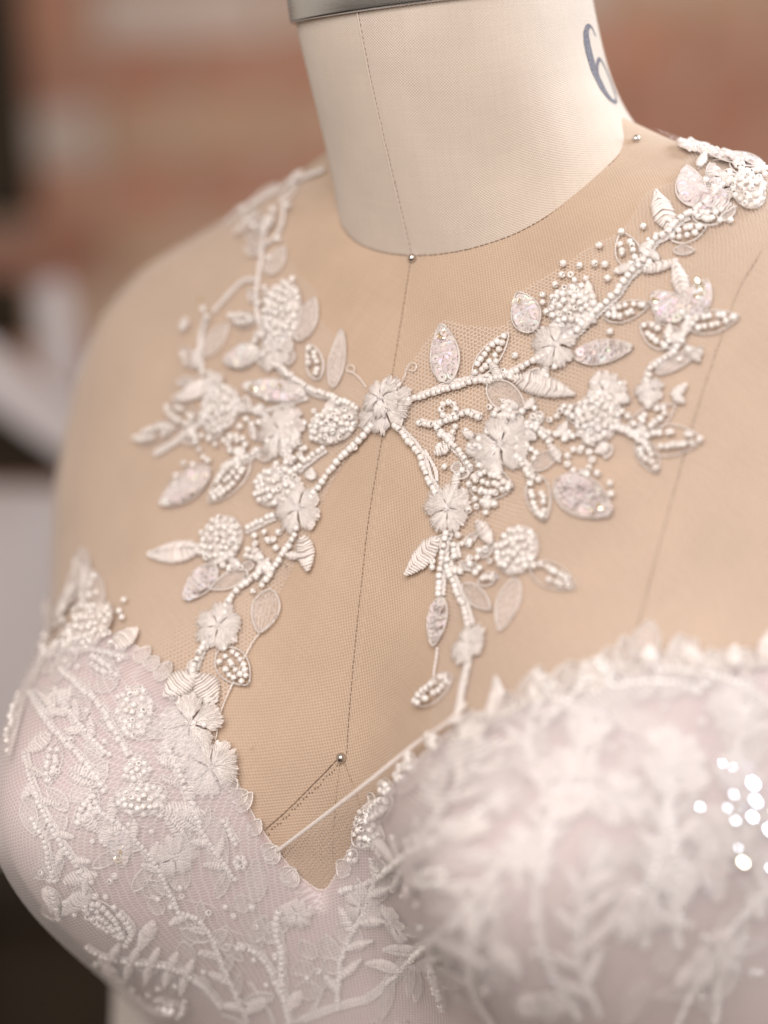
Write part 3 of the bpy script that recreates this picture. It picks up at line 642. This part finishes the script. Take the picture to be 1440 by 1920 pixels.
# ---- lace running over both shoulders and up to the peak of the left cup
stem([(1291, 410), (1318, 392), (1350, 362), (1392, 338), (1445, 326)], True, 7); leaf('sequin', (1350, 362), (1330, 318), 34, 6); leaf('bead', (1392, 338), (1372, 305), 30, 6); leaf('satin', (1420, 332), (1446, 300), 26, 6); leaf('satin', (1330, 385), (1380, 400), 26, 7); leaf('bead', (1300, 408), (1352, 425), 30, 7)
flower((1352, 345), 30, .2, strands=18); bead_at([(1365, 335), (1378, 350), (1410, 318), (1432, 340), (1340, 330), (1322, 350), (1388, 318)], 6); leaf('outline', (1345, 372), (1310, 345), 30)
leaf('solid', (505, 440), (478, 405), 24); leaf('outline', (500, 470), (470, 440), 26); flower((508, 425), 22, .3, strands=14); leaf('solid', (535, 385), (560, 350), 22); leaf('solid', (485, 380), (440, 395), 26); bead_at([(470, 420), (484, 432), (520, 402), (548, 392), (462, 402), (530, 455), (512, 490)], 4); flower((560, 342), 20, .1, strands=12); stem([(470, 372), (440, 400), (425, 425)], False)
leaf('solid', (192, 1152), (176, 1072), 46); flower((134, 1128), 42, .2, strands=20); leaf('sheer', (118, 1176), (84, 1130), 38); leaf('sheer', (176, 1110), (150, 1046), 44); leaf('solid', (92, 1230), (70, 1178), 34); bead_at([(186, 1086), (180, 1100), (150, 1150), (160, 1142), (128, 1168), (96, 1196), (66, 1236), (64, 1252)], 4); stem([(176, 1170), (160, 1120), (166, 1060)], False, n_threads=4); leaf('bead', (72, 1262), (62, 1218), 26, 3)
# ---- left cup
leaf('solid', (146, 1132), (165, 1030), 62); berry((178, 1188), 52, 40, 42, 5); bead_at([(240, 1132), (231, 1153), (236, 1165), (190, 1118), (178, 1122)], 5); leaf('satin', (224, 1226), (263, 1186), 38, 6)
stem([(132, 1230), (180, 1230), (244, 1244)], True, 5, .8); stem([(128, 1267), (163, 1302), (198, 1340), (219, 1382), (242, 1422)], True, 6); stem([(73, 1305), (87, 1340), (108, 1375), (139, 1410), (174, 1448), (196, 1488)], True, 6)
leaf('satin', (148, 1312), (94, 1326), 30, 5); leaf('satin', (106, 1384), (67, 1418), 28, 5); leaf('bead', (116, 1400), (97, 1482), 36, 6); leaf('bead', (175, 1246), (232, 1282), 34, 6); leaf('outline', (160, 1310), (164, 1362), 36)
leaf('solid', (120, 1290), (140, 1205), 44); berry((256, 1342), 32, 46, 28, 6); berry((258, 1448), 22, 24, 14, 6); berry((262, 1498), 46, 28, 26, 6); loop([(215, 1490), (230, 1465), (262, 1470), (300, 1470), (312, 1490), (300, 1512), (285, 1540), (262, 1545), (245, 1525), (240, 1500), (220, 1500)])
leaf('bead', (184, 1486), (143, 1550), 36, 6); leaf('satin', (298, 1516), (381, 1520), 38, 6); leaf('sequin', (220, 1542), (228, 1616), 44, 5, gold=1); flower((325, 1598), 44, .3, 5, strands=28); leaf('solid', (396, 1525), (412, 1652), 44)
stem([(415, 1530), (429, 1557), (442, 1576)], True, 6, .85); ring((448, 1607), 9, 6, 5); stem([(70, 1532), (90, 1570), (100, 1610), (110, 1640)], True, 5, .85); leaf('satin', (124, 1642), (184, 1627), 34, 5); leaf('bead', (108, 1652), (122, 1708), 26, 5)
leaf('bead', (162, 1670), (234, 1742), 56, 5); stem([(222, 1698), (240, 1715), (247, 1735), (238, 1755)], True, 5); stem([(158, 1766), (208, 1778), (292, 1791), (333, 1801), (383, 1832), (418, 1870)], True, 5, .9)
for bx, by in ((215, 1780), (250, 1786), (285, 1791), (320, 1798), (350, 1812)):
    leaf('satin', (bx, by), (bx+14, by-30), 16); leaf('satin', (bx, by), (bx-6, by+34), 16)
stem([(208, 1838), (250, 1858), (300, 1880), (330, 1889)], True, 5, .85); berry((330, 1868), 32, 18, 16, 4); leaf('solid', (350, 1800), (345, 1750), 40); leaf('outline', (300, 1670), (270, 1640), 40); leaf('sheer', (60, 1500), (75, 1560), 36)
berry((50, 1360), 14, 60, 16, 3); loop([(330, 1640), (325, 1670), (360, 1680), (400, 1690), (430, 1730), (470, 1745)]); flower((470, 1400), 1, 0, strands=3)
stem([(521, 1695), (517, 1728), (529, 1774), (533, 1837), (548, 1906)], True, 5, 1.15); stem([(442, 1762), (483, 1774), (517, 1820), (530, 1850)], True, 5, .95); leaf('outline', (486, 1766), (462, 1668), 38); leaf('sheer', (480, 1680), (478, 1600), 40)
for t in (.2, 1.5, 2.8, 4.0, 5.2): leaf('outline', (600+10*cos(t), 1793+10*sin(t)), (600+52*cos(t), 1793+56*sin(t)), 32)
stem([(608, 1850), (587, 1888), (552, 1908)], False, n_threads=3); stem([(470, 1830), (500, 1870), (520, 1910)], False, n_threads=3); stem([(420, 1890), (450, 1900), (480, 1925)], False)
# ---- right cup, close to the lens
leaf('solid', (1010, 1346), (1006, 1264), 58); leaf('solid', (1200, 1245), (1221, 1168), 56); leaf('solid', (1262, 1240), (1306, 1204), 50, 3); leaf('solid', (1310, 1262), (1412, 1228), 42); berry((1120, 1286), 34, 32, 18, 3)
stem([(1000, 1392), (1050, 1352), (1092, 1304)], True, 3); flower((1062, 1472), 74, .3, strands=22); flower((1252, 1442), 74, .6, strands=22); stem([(1040, 1500), (1024, 1580), (1012, 1650)], True, 3); leaf('solid', (1202, 1590), (1108, 1612), 34); leaf('solid', (1172, 1644), (1098, 1658), 34)
stem([(1236, 1510), (1210, 1620), (1150, 1722)], True, 3, 1.1); stem([(1244, 1530), (1252, 1610), (1258, 1720)], True, 3, 1.1); stem([(1215, 1640), (1195, 1760)], True, 3)
flower((890, 1408), 56, .2, strands=20); flower((1370, 1340), 62, .4, strands=20); leaf('solid', (1150, 1370), (1120, 1300), 46); leaf('sequin', (1340, 1420), (1400, 1500), 66, 3); leaf('sequin', (1440, 1520), (1380, 1610), 66, 3)
stem([(862, 1362), (905, 1345), (950, 1352), (1000, 1330)], False, n_threads=5); stem([(1090, 1300), (1180, 1262), (1300, 1255), (1430, 1250)], False, n_threads=5); leaf('solid', (930, 1460), (985, 1400), 50); leaf('bead', (760, 1500), (705, 1530), 46, 3); berry((712, 1552), 30, 36, 20, 3)
stem([(1000, 1560), (930, 1640), (890, 1700), (851, 1737), (782, 1783), (712, 1855), (636, 1878), (570, 1900)], False, n_threads=6); leaf('solid', (800, 1800), (796, 1866), 28); leaf('bead', (830, 1776), (853, 1884), 30, 3); leaf('solid', (890, 1700), (906, 1870), 32); leaf('bead', (870, 1640), (800, 1650), 50, 3)
leaf('solid', (760, 1600), (700, 1690), 56); flower((690, 1690), 50, .2, strands=20); leaf('sequin', (800, 1590), (790, 1680), 60, 3); stem([(960, 1500), (880, 1560), (800, 1600), (720, 1640), (650, 1660)], True, 3); leaf('solid', (860, 1500), (780, 1560), 46); leaf('solid', (830, 1430), (770, 1490), 42)
leaf('solid', (985, 1480), (900, 1530), 44); stem([(1000, 1620), (1005, 1720), (1030, 1800), (1080, 1880)], True, 3); leaf('solid', (940, 1720), (950, 1840), 32); leaf('solid', (1080, 1700), (1120, 1790), 46); flower((1020, 1860), 56, .1, strands=18); flower((1330, 1780), 66, .3, strands=18)
leaf('sequin', (1310, 1560), (1330, 1680), 60, 3); leaf('solid', (1400, 1700), (1330, 1720), 44); stem([(1440, 1640), (1360, 1720), (1290, 1830), (1250, 1920)], True, 3); leaf('solid', (1200, 1820), (1160, 1900), 44); flower((560, 1700), 36, .2, strands=18); leaf('solid', (640, 1720), (690, 1770), 46)
for q, r_, k_ in (((1388, 1470), .23, 'silver'), ((1392, 1500), .23, 'silver'), ((1385, 1528), .18, 'silver'), ((1415, 1548), .22, 'silver'), ((1434, 1560), .24, 'silver'), ((1428, 1520), .2, 'silver'), ((1366, 1604), .21, 'gold'), ((1416, 1612), .10, 'silver'),
                  ((1030, 1800), .07, 'silver'), ((718, 1894), .07, 'silver'), ((760, 1902), .07, 'silver'), ((793, 1892), .06, 'silver'), ((1290, 1515), .09, 'silver'), ((712, 1540), .05, 'silver'), ((1120, 970), .10, 'gold'), ((1313, 542), .10, 'gold'), ((1240, 592), .07, 'gold'),
                  ((985, 575), .10, 'gold'), ((838, 640), .11, 'gold'), ((542, 732), .10, 'gold'), ((393, 574), .11, 'gold'), ((223, 1583), .07, 'gold'), ((1005, 908), .06, 'silver'), ((950, 1095), .08, 'silver'), ((337, 915), .06, 'silver'), ((420, 795), .06, 'silver'), ((312, 822), .07, 'silver')):
    p, n_ = surf(*q, .42); hv = nrm(nrm(CAM-p)+nrm(np.array([130., 130., 80.])-p)); sequin(gown, p, hv+RNG.normal(0, .03, 3), r_, k_, 2)  # metallic sequins turned to throw the window light at the lens

for k_ in range(11):
    q = (random.gauss(1390, 45), random.gauss(1530, 60)); p, n_ = surf(*q, .42); hv = nrm(nrm(CAM-p)+nrm(np.array([130., 130., 80.])-p)); sequin(gown, p, hv+RNG.normal(0, .10, 3), random.uniform(.04, .13), 'silver', 2)  # extra silver discs added at random as more sparkle
for q in ((905, 730), (1005, 690), (1150, 565), (1230, 455), (1075, 560), (640, 795), (525, 905), (425, 1010), (540, 1075), (385, 1230), (850, 1060), (940, 830), (1120, 790), (1260, 670), (250, 1500), (180, 1190), (110, 1360), (260, 1345), (530, 1780), (480, 1776)):
    p, n_ = surf(q[0]+random.uniform(-12, 12), q[1]+random.uniform(-12, 12), .30); hv = nrm(nrm(CAM-p)+nrm(np.array([130., 130., 80.])-p)); sequin(gown, p, hv+RNG.normal(0, .05, 3), random.uniform(.035, .06), 'silver', 2)  # tiny mirror discs added as glints over the beadwork
# ---- leafy fronds on the cups
def frond(path, n_, l, w, kind='solid', beads_=True, pri=1):
    q = spline(np.array(path, float), 60); d = np.gradient(q, axis=0); d /= np.linalg.norm(d, axis=1)[:, None]; stem([tuple(x) for x in q[::9]], beads_, pri, .85, n_threads=3)
    for i in range(n_):
        k = int(6+50*i/n_); sd = 1 if i % 2 else -1; a = radians(random.uniform(32, 55))*sd; e = d[k]; v = (e[0]*cos(a)-e[1]*sin(a), e[0]*sin(a)+e[1]*cos(a)); L_ = l*random.uniform(.75, 1.15)
        leaf(kind if random.random() < .7 else 'sheer', tuple(q[k]), (q[k][0]+v[0]*L_, q[k][1]+v[1]*L_), w*random.uniform(.8, 1.2), pri, lift=.02)
for pth, n_, l, w in (([(1440, 1330), (1380, 1290), (1300, 1270), (1200, 1268)], 9, 60, 24), ([(1020, 1480), (1000, 1420), (1010, 1350), (1050, 1300)], 8, 56, 22), ([(1010, 1650), (1020, 1560), (1080, 1440), (1110, 1330)], 11, 66, 24), ([(1260, 1760), (1240, 1640), (1240, 1520), (1260, 1400)], 11, 74, 26), ([(1000, 1570), (930, 1640), (850, 1737), (712, 1855)], 13, 74, 24), ([(1440, 1700), (1380, 1560), (1370, 1420), (1400, 1300)], 11, 70, 26), ([(760, 1660), (830, 1560), (900, 1460), (960, 1380)], 10, 60, 22),
                      ([(1120, 1880), (1080, 1780), (1090, 1660), (1140, 1560)], 10, 64, 24), ([(1300, 1300), (1220, 1290), (1130, 1310), (1050, 1360)], 10, 56, 24), ([(640, 1880), (650, 1780), (700, 1690), (740, 1600)], 9, 54, 20), ([(940, 1900), (900, 1820), (910, 1720), (960, 1640)], 9, 60, 22), ([(1330, 1900), (1340, 1800), (1400, 1720)], 7, 60, 24)): frond(pth, n_, l, w, 'satin' if random.random() < .6 else 'solid')
for pth, n_, l, w in (([(330, 1690), (280, 1600), (220, 1540), (150, 1500)], 9, 40, 16), ([(440, 1640), (380, 1560), (330, 1440), (300, 1380)], 9, 40, 16), ([(60, 1420), (80, 1500), (130, 1590), (190, 1660)], 8, 36, 15), ([(470, 1900), (420, 1800), (380, 1720), (310, 1690)], 9, 42, 17), ([(200, 1420), (150, 1360), (110, 1290)], 7, 34, 15)): frond(pth, n_, l, w, 'satin', True, 3)
# ---- small filling stitches between the sprays
def filler(c, rx, ry, leaves, beads_n, pri, kinds=('satin', 'outline', 'satin'), size=(14, 22), length=(20, 40)):
    for _ in range(leaves):
        t = random.uniform(0, 2*pi); r = math.sqrt(random.random()); x = c[0]+rx*r*cos(t); y = c[1]+ry*r*sin(t); a = random.uniform(0, 2*pi); l = random.uniform(*length)
        leaf(random.choice(kinds), (x, y), (x+l*cos(a), y+l*sin(a)), random.uniform(*size), pri, lift=.0)
    for _ in range(beads_n):
        t = random.uniform(0, 2*pi); r = math.sqrt(random.random()); bead_at([(c[0]+rx*r*cos(t), c[1]+ry*r*sin(t))], pri, .95)
for z in (((1010, 810), 110, 60, 15, 22), ((1150, 780), 70, 60, 10, 18), ((865, 850), 50, 50, 8, 16), ((980, 700), 90, 30, 5, 8), ((850, 1040), 40, 60, 4, 6), ((1220, 470), 50, 50, 4, 6), ((1110, 600), 60, 40, 5, 6), ((1280, 620), 60, 60, 6, 8), ((1330, 400), 50, 60, 4, 5), ((910, 930), 50, 40, 3, 8), ((930, 1050), 60, 40, 4, 8)): filler(*z, 7)
for z in (((470, 800), 110, 60, 15, 22), ((550, 870), 50, 50, 8, 14), ((520, 620), 50, 70, 8, 14), ((500, 1060), 50, 60, 4, 8), ((640, 830), 40, 30, 3, 8), ((440, 1030), 60, 50, 5, 6), ((370, 1320), 50, 70, 6, 8), ((370, 720), 50, 60, 4, 4), ((600, 760), 60, 40, 3, 5), ((1370, 290), 60, 24, 4, 10)): filler(*z, 5)
for z in (((180, 1300), 110, 110, 12, 18), ((200, 1500), 130, 80, 12, 18), ((160, 1650), 90, 60, 8, 14), ((330, 1480), 60, 120, 8, 8), ((380, 1700), 110, 80, 10, 8), ((280, 1820), 120, 50, 8, 14), ((520, 1800), 90, 90, 8, 10)): filler(*z, 3, ('outline', 'sheer', 'solid', 'satin'), (22, 40), (34, 66))
for z in (((960, 1450), 150, 90, 12, 12), ((1250, 1380), 180, 110, 12, 16), ((800, 1600), 130, 110, 9, 12), ((1150, 1600), 170, 120, 8, 14), ((900, 1780), 170, 110, 5, 10), ((1300, 1720), 140, 160, 6, 12)): filler(*z, 1, ('solid', 'sheer', 'solid', 'satin'), (26, 52), (44, 100))
for c, r in (((1150, 1500), 60), ((980, 1600), 54), ((1330, 1560), 60), ((840, 1480), 50), ((1180, 1700), 60), ((760, 1720), 46), ((1100, 1380), 50)): flower(c, r, random.random(), strands=16)
# scalloped lace edge along the neckline
def scallop(path, step, size, kinds, inner=26, pri=2):
    q = spline(np.array(path, float), 200); L = np.concatenate([[0], np.cumsum(np.linalg.norm(np.diff(q, axis=0), axis=1))]); d = np.gradient(q, axis=0); d /= np.linalg.norm(d, axis=1)[:, None]; t = step/2
    while t < L[-1]:
        i = int(np.searchsorted(L, t)); nx, ny = d[i, 1], -d[i, 0]; sp_ = random.uniform(-.5, .5)
        bx, by = q[i, 0]-nx*inner, q[i, 1]-ny*inner; l = random.uniform(*size)+inner*random.uniform(.7, 1.15)
        leaf(random.choice(kinds), (bx, by), (bx+nx*l+d[i, 0]*sp_*l, by+ny*l+d[i, 1]*sp_*l), random.uniform(.62, .9)*step*1.3, pri, lift=.0); t += step*random.uniform(.55, 1.5)
scallop([(235, 1200), (300, 1248), (345, 1300)], 26, (6, 20), ('solid', 'sheer', 'bead')); scallop([(425, 1430), (470, 1510), (520, 1590), (575, 1650)], 30, (-4, 16), ('solid', 'sheer', 'sheer'))
scallop([(635, 1632), (668, 1572), (700, 1512), (760, 1452), (860, 1366)], 34, (2, 18), ('solid', 'solid', 'bead')); scallop([(870, 1362), (1000, 1308), (1180, 1248), (1430, 1234)], 36, (8, 58), ('solid', 'sheer', 'satin', 'solid', 'bead'))
scallop([(45, 1290), (110, 1218), (190, 1182)], 34, (10, 40), ('solid', 'sheer', 'sheer'))
for k_, f_ in FILL.items(): f_.build('lace_filling', M[k_], gown)['kind'] = 'stuff'
print('leaves', LEAFN)
# ---- turn the collected beads and sequins into objects: the nearest-focus 300 beads one by one, the rest joined
order = sorted(range(len(BEADS)), key=lambda i: (-BEADS[i][4], i)); single = set(order[:300]); bv = []; bf = []; nb = 0
for i, (par, p, ax, s, pri) in enumerate(BEADS):
    B = basis(ax)
    if i in single:
        o = bpy.data.objects.new('bead', bead_me); COL.objects.link(o); o.parent = par
        mw = Matrix.Identity(4)
        for r in range(3):
            for c in range(3): mw[r][c] = B[r, c]*s
        off = world_off(par)
        o.matrix_basis = Matrix.Translation(Vector(p*CM)-off) @ mw
    else:
        bv.append((BEADV*BEAD_R*s) @ B.T+p); bf += [tuple(k+nb for k in f) for f in BEADF]; nb += len(BEADV)
b = MB(); b.add(np.concatenate(bv), bf); o = b.build('beadwork', M['bead'], gown); o['kind'] = 'stuff'
def disc(r, hole=.22, seg=12):
    a = np.arange(seg)*2*pi/seg
    rings = [(hole, .06), (.5, .0), (1.0, .10), (.985, .15), (.5, .05), (hole, .06)]
    P = np.stack([np.stack([q*r*np.cos(a), q*r*np.sin(a), h*r+0*a], -1) for q, h in rings]); b = MB(); b.grid(P, True); return b
ds = disc(1.0); DV = np.concatenate(ds.v); DF = ds.f; smesh = {}
for k in ('sequin', 'gold', 'silver'):
    me = bpy.data.meshes.new('sequin'); me.from_pydata((DV*CM).tolist(), [], DF); me.polygons.foreach_set('use_smooth', [True]*len(me.polygons)); me.materials.append(M[k]); smesh[k] = me
order = sorted(range(len(SEQS)), key=lambda i: (-SEQS[i][5], i)); single = set(order[:250]); bv = []; bf = []; nb = 0
for i, (par, p, nn, r, k, pri) in enumerate(SEQS):
    B = basis(nn)
    if i in single or k != 'sequin':
        o = bpy.data.objects.new('sequin', smesh[k]); COL.objects.link(o); o.parent = par; mw = Matrix.Identity(4)
        for a in range(3):
            for c in range(3): mw[a][c] = B[a, c]*r
        o.matrix_basis = Matrix.Translation(Vector(p*CM)-world_off(par)) @ mw
    else:
        bv.append((DV*r) @ B.T+p); bf += [tuple(q+nb for q in f) for f in DF]; nb += len(DV)
if bv:
    b = MB(); b.add(np.concatenate(bv), bf); o = b.build('sequin_work', M['sequin'], gown); o['kind'] = 'stuff'
print('beads', len(BEADS), 'sequins', len(SEQS))

# ------------------------------------------------------------------ behind the form, far out of focus
def box_mb(b, c, size, R=None, bev=.0):
    x, y, z = np.array(size)/2; bv_ = min(bev, x, y, z); V = []
    for sz in (-1, 1):
        for sy in (-1, 1):
            for sx in (-1, 1): V.append((sx*x, sy*y, sz*z))
    V = np.array(V); V = V if R is None else V @ np.array(R).T
    b.add(V+np.array(c), [(0, 2, 3, 1), (4, 5, 7, 6), (0, 1, 5, 4), (2, 6, 7, 3), (0, 4, 6, 2), (1, 3, 7, 5)])
n = NT('old_brick'); oi = n.new('ShaderNodeObjectInfo').outputs['Random']; tc = n.new('ShaderNodeTexCoord').outputs['Object']
cr = n.new('ShaderNodeValToRGB'); n.put(cr.inputs[0], oi); els = cr.color_ramp.elements
for k, (pos, c) in enumerate(((0, (.25, .085, .05)), (.25, (.44, .195, .12)), (.5, (.36, .145, .088)), (.72, (.44, .265, .165)), (.9, (.52, .40, .335)))):
    e = els[k] if k < 2 else els.new(pos); e.position = pos; e.color = (*c, 1)
sm = n.mix(n.mapr(n.noise(tc, 14, 4, .6), .5, .72, 0, .7), cr.outputs[0], rgb(.46, .36, .30)); M['brick'] = n.done(n.pr(sm, .9, normal=n.bump(n.noise(tc, 60, 3), .5, .004)))
n = NT('lime_mortar'); tc = n.new('ShaderNodeTexCoord').outputs['Object']; M['mortar'] = n.done(n.pr(n.mix(n.noise(tc, 20, 3), rgb(.26, .17, .11), rgb(.40, .27, .19)), .95))
wc = CAM+FW*325; wn = -np.array([FW[0], FW[1], 0]); wn /= np.linalg.norm(wn); wx = np.cross([0, 0, 1], wn); wx /= np.linalg.norm(wx)
th = radians(-8); wx, wn = cos(th)*wx+sin(th)*wn, -sin(th)*wx+cos(th)*wn
wall = empty('brick_wall', Vector((wc[0]*CM, wc[1]*CM, -1.25)), 'old red brick wall with pale mortar, blurred behind the dress form', 'wall')
RW = np.stack([wx, -wn, [0, 0, 1]], 1)
b = MB(); box_mb(b, wc-wn*6+np.array([0, 0, -10]), (300, 10, 230), RW); b.build('mortar', M['mortar'], wall, smooth=False)
bm_ = MB(); box_mb(bm_, (0, 0, 0), (21.5, 6, 6.6), RW); v_ = np.concatenate(bm_.v)*CM; bme = bpy.data.meshes.new('brick'); bme.from_pydata(v_.tolist(), [], bm_.f); bme.materials.append(M['brick'])
for r in range(-11, 13):
    for c in range(-4, 5):
        q = wc+wx*(c*22.7+(r % 2)*11.3+random.uniform(-.3, .3))+np.array([0, 0, r*7.7+6+random.uniform(-.2, .2)])-wn*(3.4+random.uniform(0, .6))
        o = bpy.data.objects.new('brick', bme); COL.objects.link(o); o.parent = wall; o.location = Vector(q*CM)-wall.location
n = NT('dark_wood'); tc = n.new('ShaderNodeTexCoord').outputs['Object']; M['dark'] = n.done(n.pr(n.mix(n.noise(tc, 12, 4), rgb(.014, .009, .005), rgb(.03, .02, .012)), .9, Specular_IOR_Level=.15))
n = NT('floor_boards'); tc = n.new('ShaderNodeTexCoord').outputs['Object']; M['floor'] = n.done(n.pr(n.mix(n.noise(tc, 6, 4), rgb(.008, .005, .003), rgb(.02, .013, .008)), .9, Specular_IOR_Level=.2))
n = NT('painted_white'); tc = n.new('ShaderNodeTexCoord').outputs['Object']; M['white'] = n.done(n.pr(n.mix(n.noise(tc, 9, 3), rgb(.33, .29, .285), rgb(.40, .355, .35)), .6))
b = MB(); b.add([(-400, -400, -125), (400, -400, -125), (400, 400, -125), (-400, 400, -125)], [(0, 1, 2, 3)]); tag(b.build('floor', M['floor'], smooth=False), kind='structure')
# stand under the form
b = MB(); b.tube([(0, 1.5, -30), (0, 1.5, -120)], 2.0, 16); b.build('stand_pole', M['steel'], form); b = MB(); b.tube([(0, 1.5, -125), (0, 1.5, -122.5), (0, 1.5, -121)], np.array([22, 22, 18.]), 40); b.build('stand_base', M['nickel'], form)
def slab(b, pxs, depth, thick, mat=None):
    """a board whose face runs through the four points, at its own distance and thickness"""
    f = np.array([unproj(x, y, depth) for x, y in pxs]); k = f+FW*thick; b.add(np.concatenate([f, k]), [(0, 1, 2, 3), (7, 6, 5, 4), (0, 4, 5, 1), (1, 5, 6, 2), (2, 6, 7, 3), (3, 7, 4, 0)])
ch = empty('painted_chair', Vector(tuple(unproj(0, 1500, 125)[:2]*CM)+(-1.25,)), 'pale painted wooden chair with sloping arm and added dark slabs, blurred beside the form', 'chair')
b = MB(); slab(b, [(-260, 460), (150, 775), (150, 880), (-260, 590)], 156, 4); b.build('armrest', M['white'], ch, smooth=False)
b = MB(); slab(b, [(66, 540), (112, 520), (150, 760), (82, 700)], 175, 4); b.build('back_post', M['white'], ch, smooth=False)
b = MB(); slab(b, [(-260, 900), (200, 920), (200, 1600), (-260, 1600)], 160, 4); b.build('side_panel', M['white'], ch, smooth=False)
b = MB(); slab(b, [(-260, 700), (135, 770), (135, 905), (-260, 905)], 168, 4); b.build('dark_slab_low', M['dark'], ch, smooth=False)  # dark slab added for the dark wedge below the arm
b = MB(); slab(b, [(-260, 515), (38, 525), (52, 640), (-260, 640)], 180, 4); b.build('dark_slab_high', M['dark'], ch, smooth=False)  # second added slab, for the dark patch above the arm
for x0 in (-190, -120):
    b = MB(); f = unproj(x0-40, 1600, 163); b.tube([f, np.array([f[0], f[1], -125.])], 1.6, 8); b.build('leg', M['white'], ch)
c0 = unproj(-300, 200, 245); zb_ = unproj(-300, 430, 245)[2]
cb = empty('wall_cupboard', Vector((c0[0]*CM, c0[1]*CM, zb_*CM)), 'dark brown wall cupboard hung on the brick wall, blurred at the upper edge', 'cupboard')
b = MB(); box_mb(b, (c0[0], c0[1], zb_+30), (38, 30, 60), RW); b.build('carcass', M['dark'], cb, smooth=False)
b = MB(); box_mb(b, (c0[0]+wn[0]*16, c0[1]+wn[1]*16, zb_+30), (36.5, 2, 58), RW); b.build('door', M['dark'], cb, smooth=False)
c0 = unproj(0, 1630, 190); zt_ = c0[2]+1
cb = empty('dark_box', Vector((c0[0]*CM, c0[1]*CM, -1.25)), 'added dark brown chest on the floor, blurred below the pale chair', 'box')  # box put in to fill the dark area at lower left
b = MB(); box_mb(b, (c0[0], c0[1], (zt_-125)/2), (60, 30, zt_+125), RW); b.build('carcass', M['dark'], cb, smooth=False)
b = MB(); box_mb(b, (c0[0], c0[1], zt_+1), (63, 33, 2.5), RW); b.build('lid', M['dark'], cb, smooth=False)
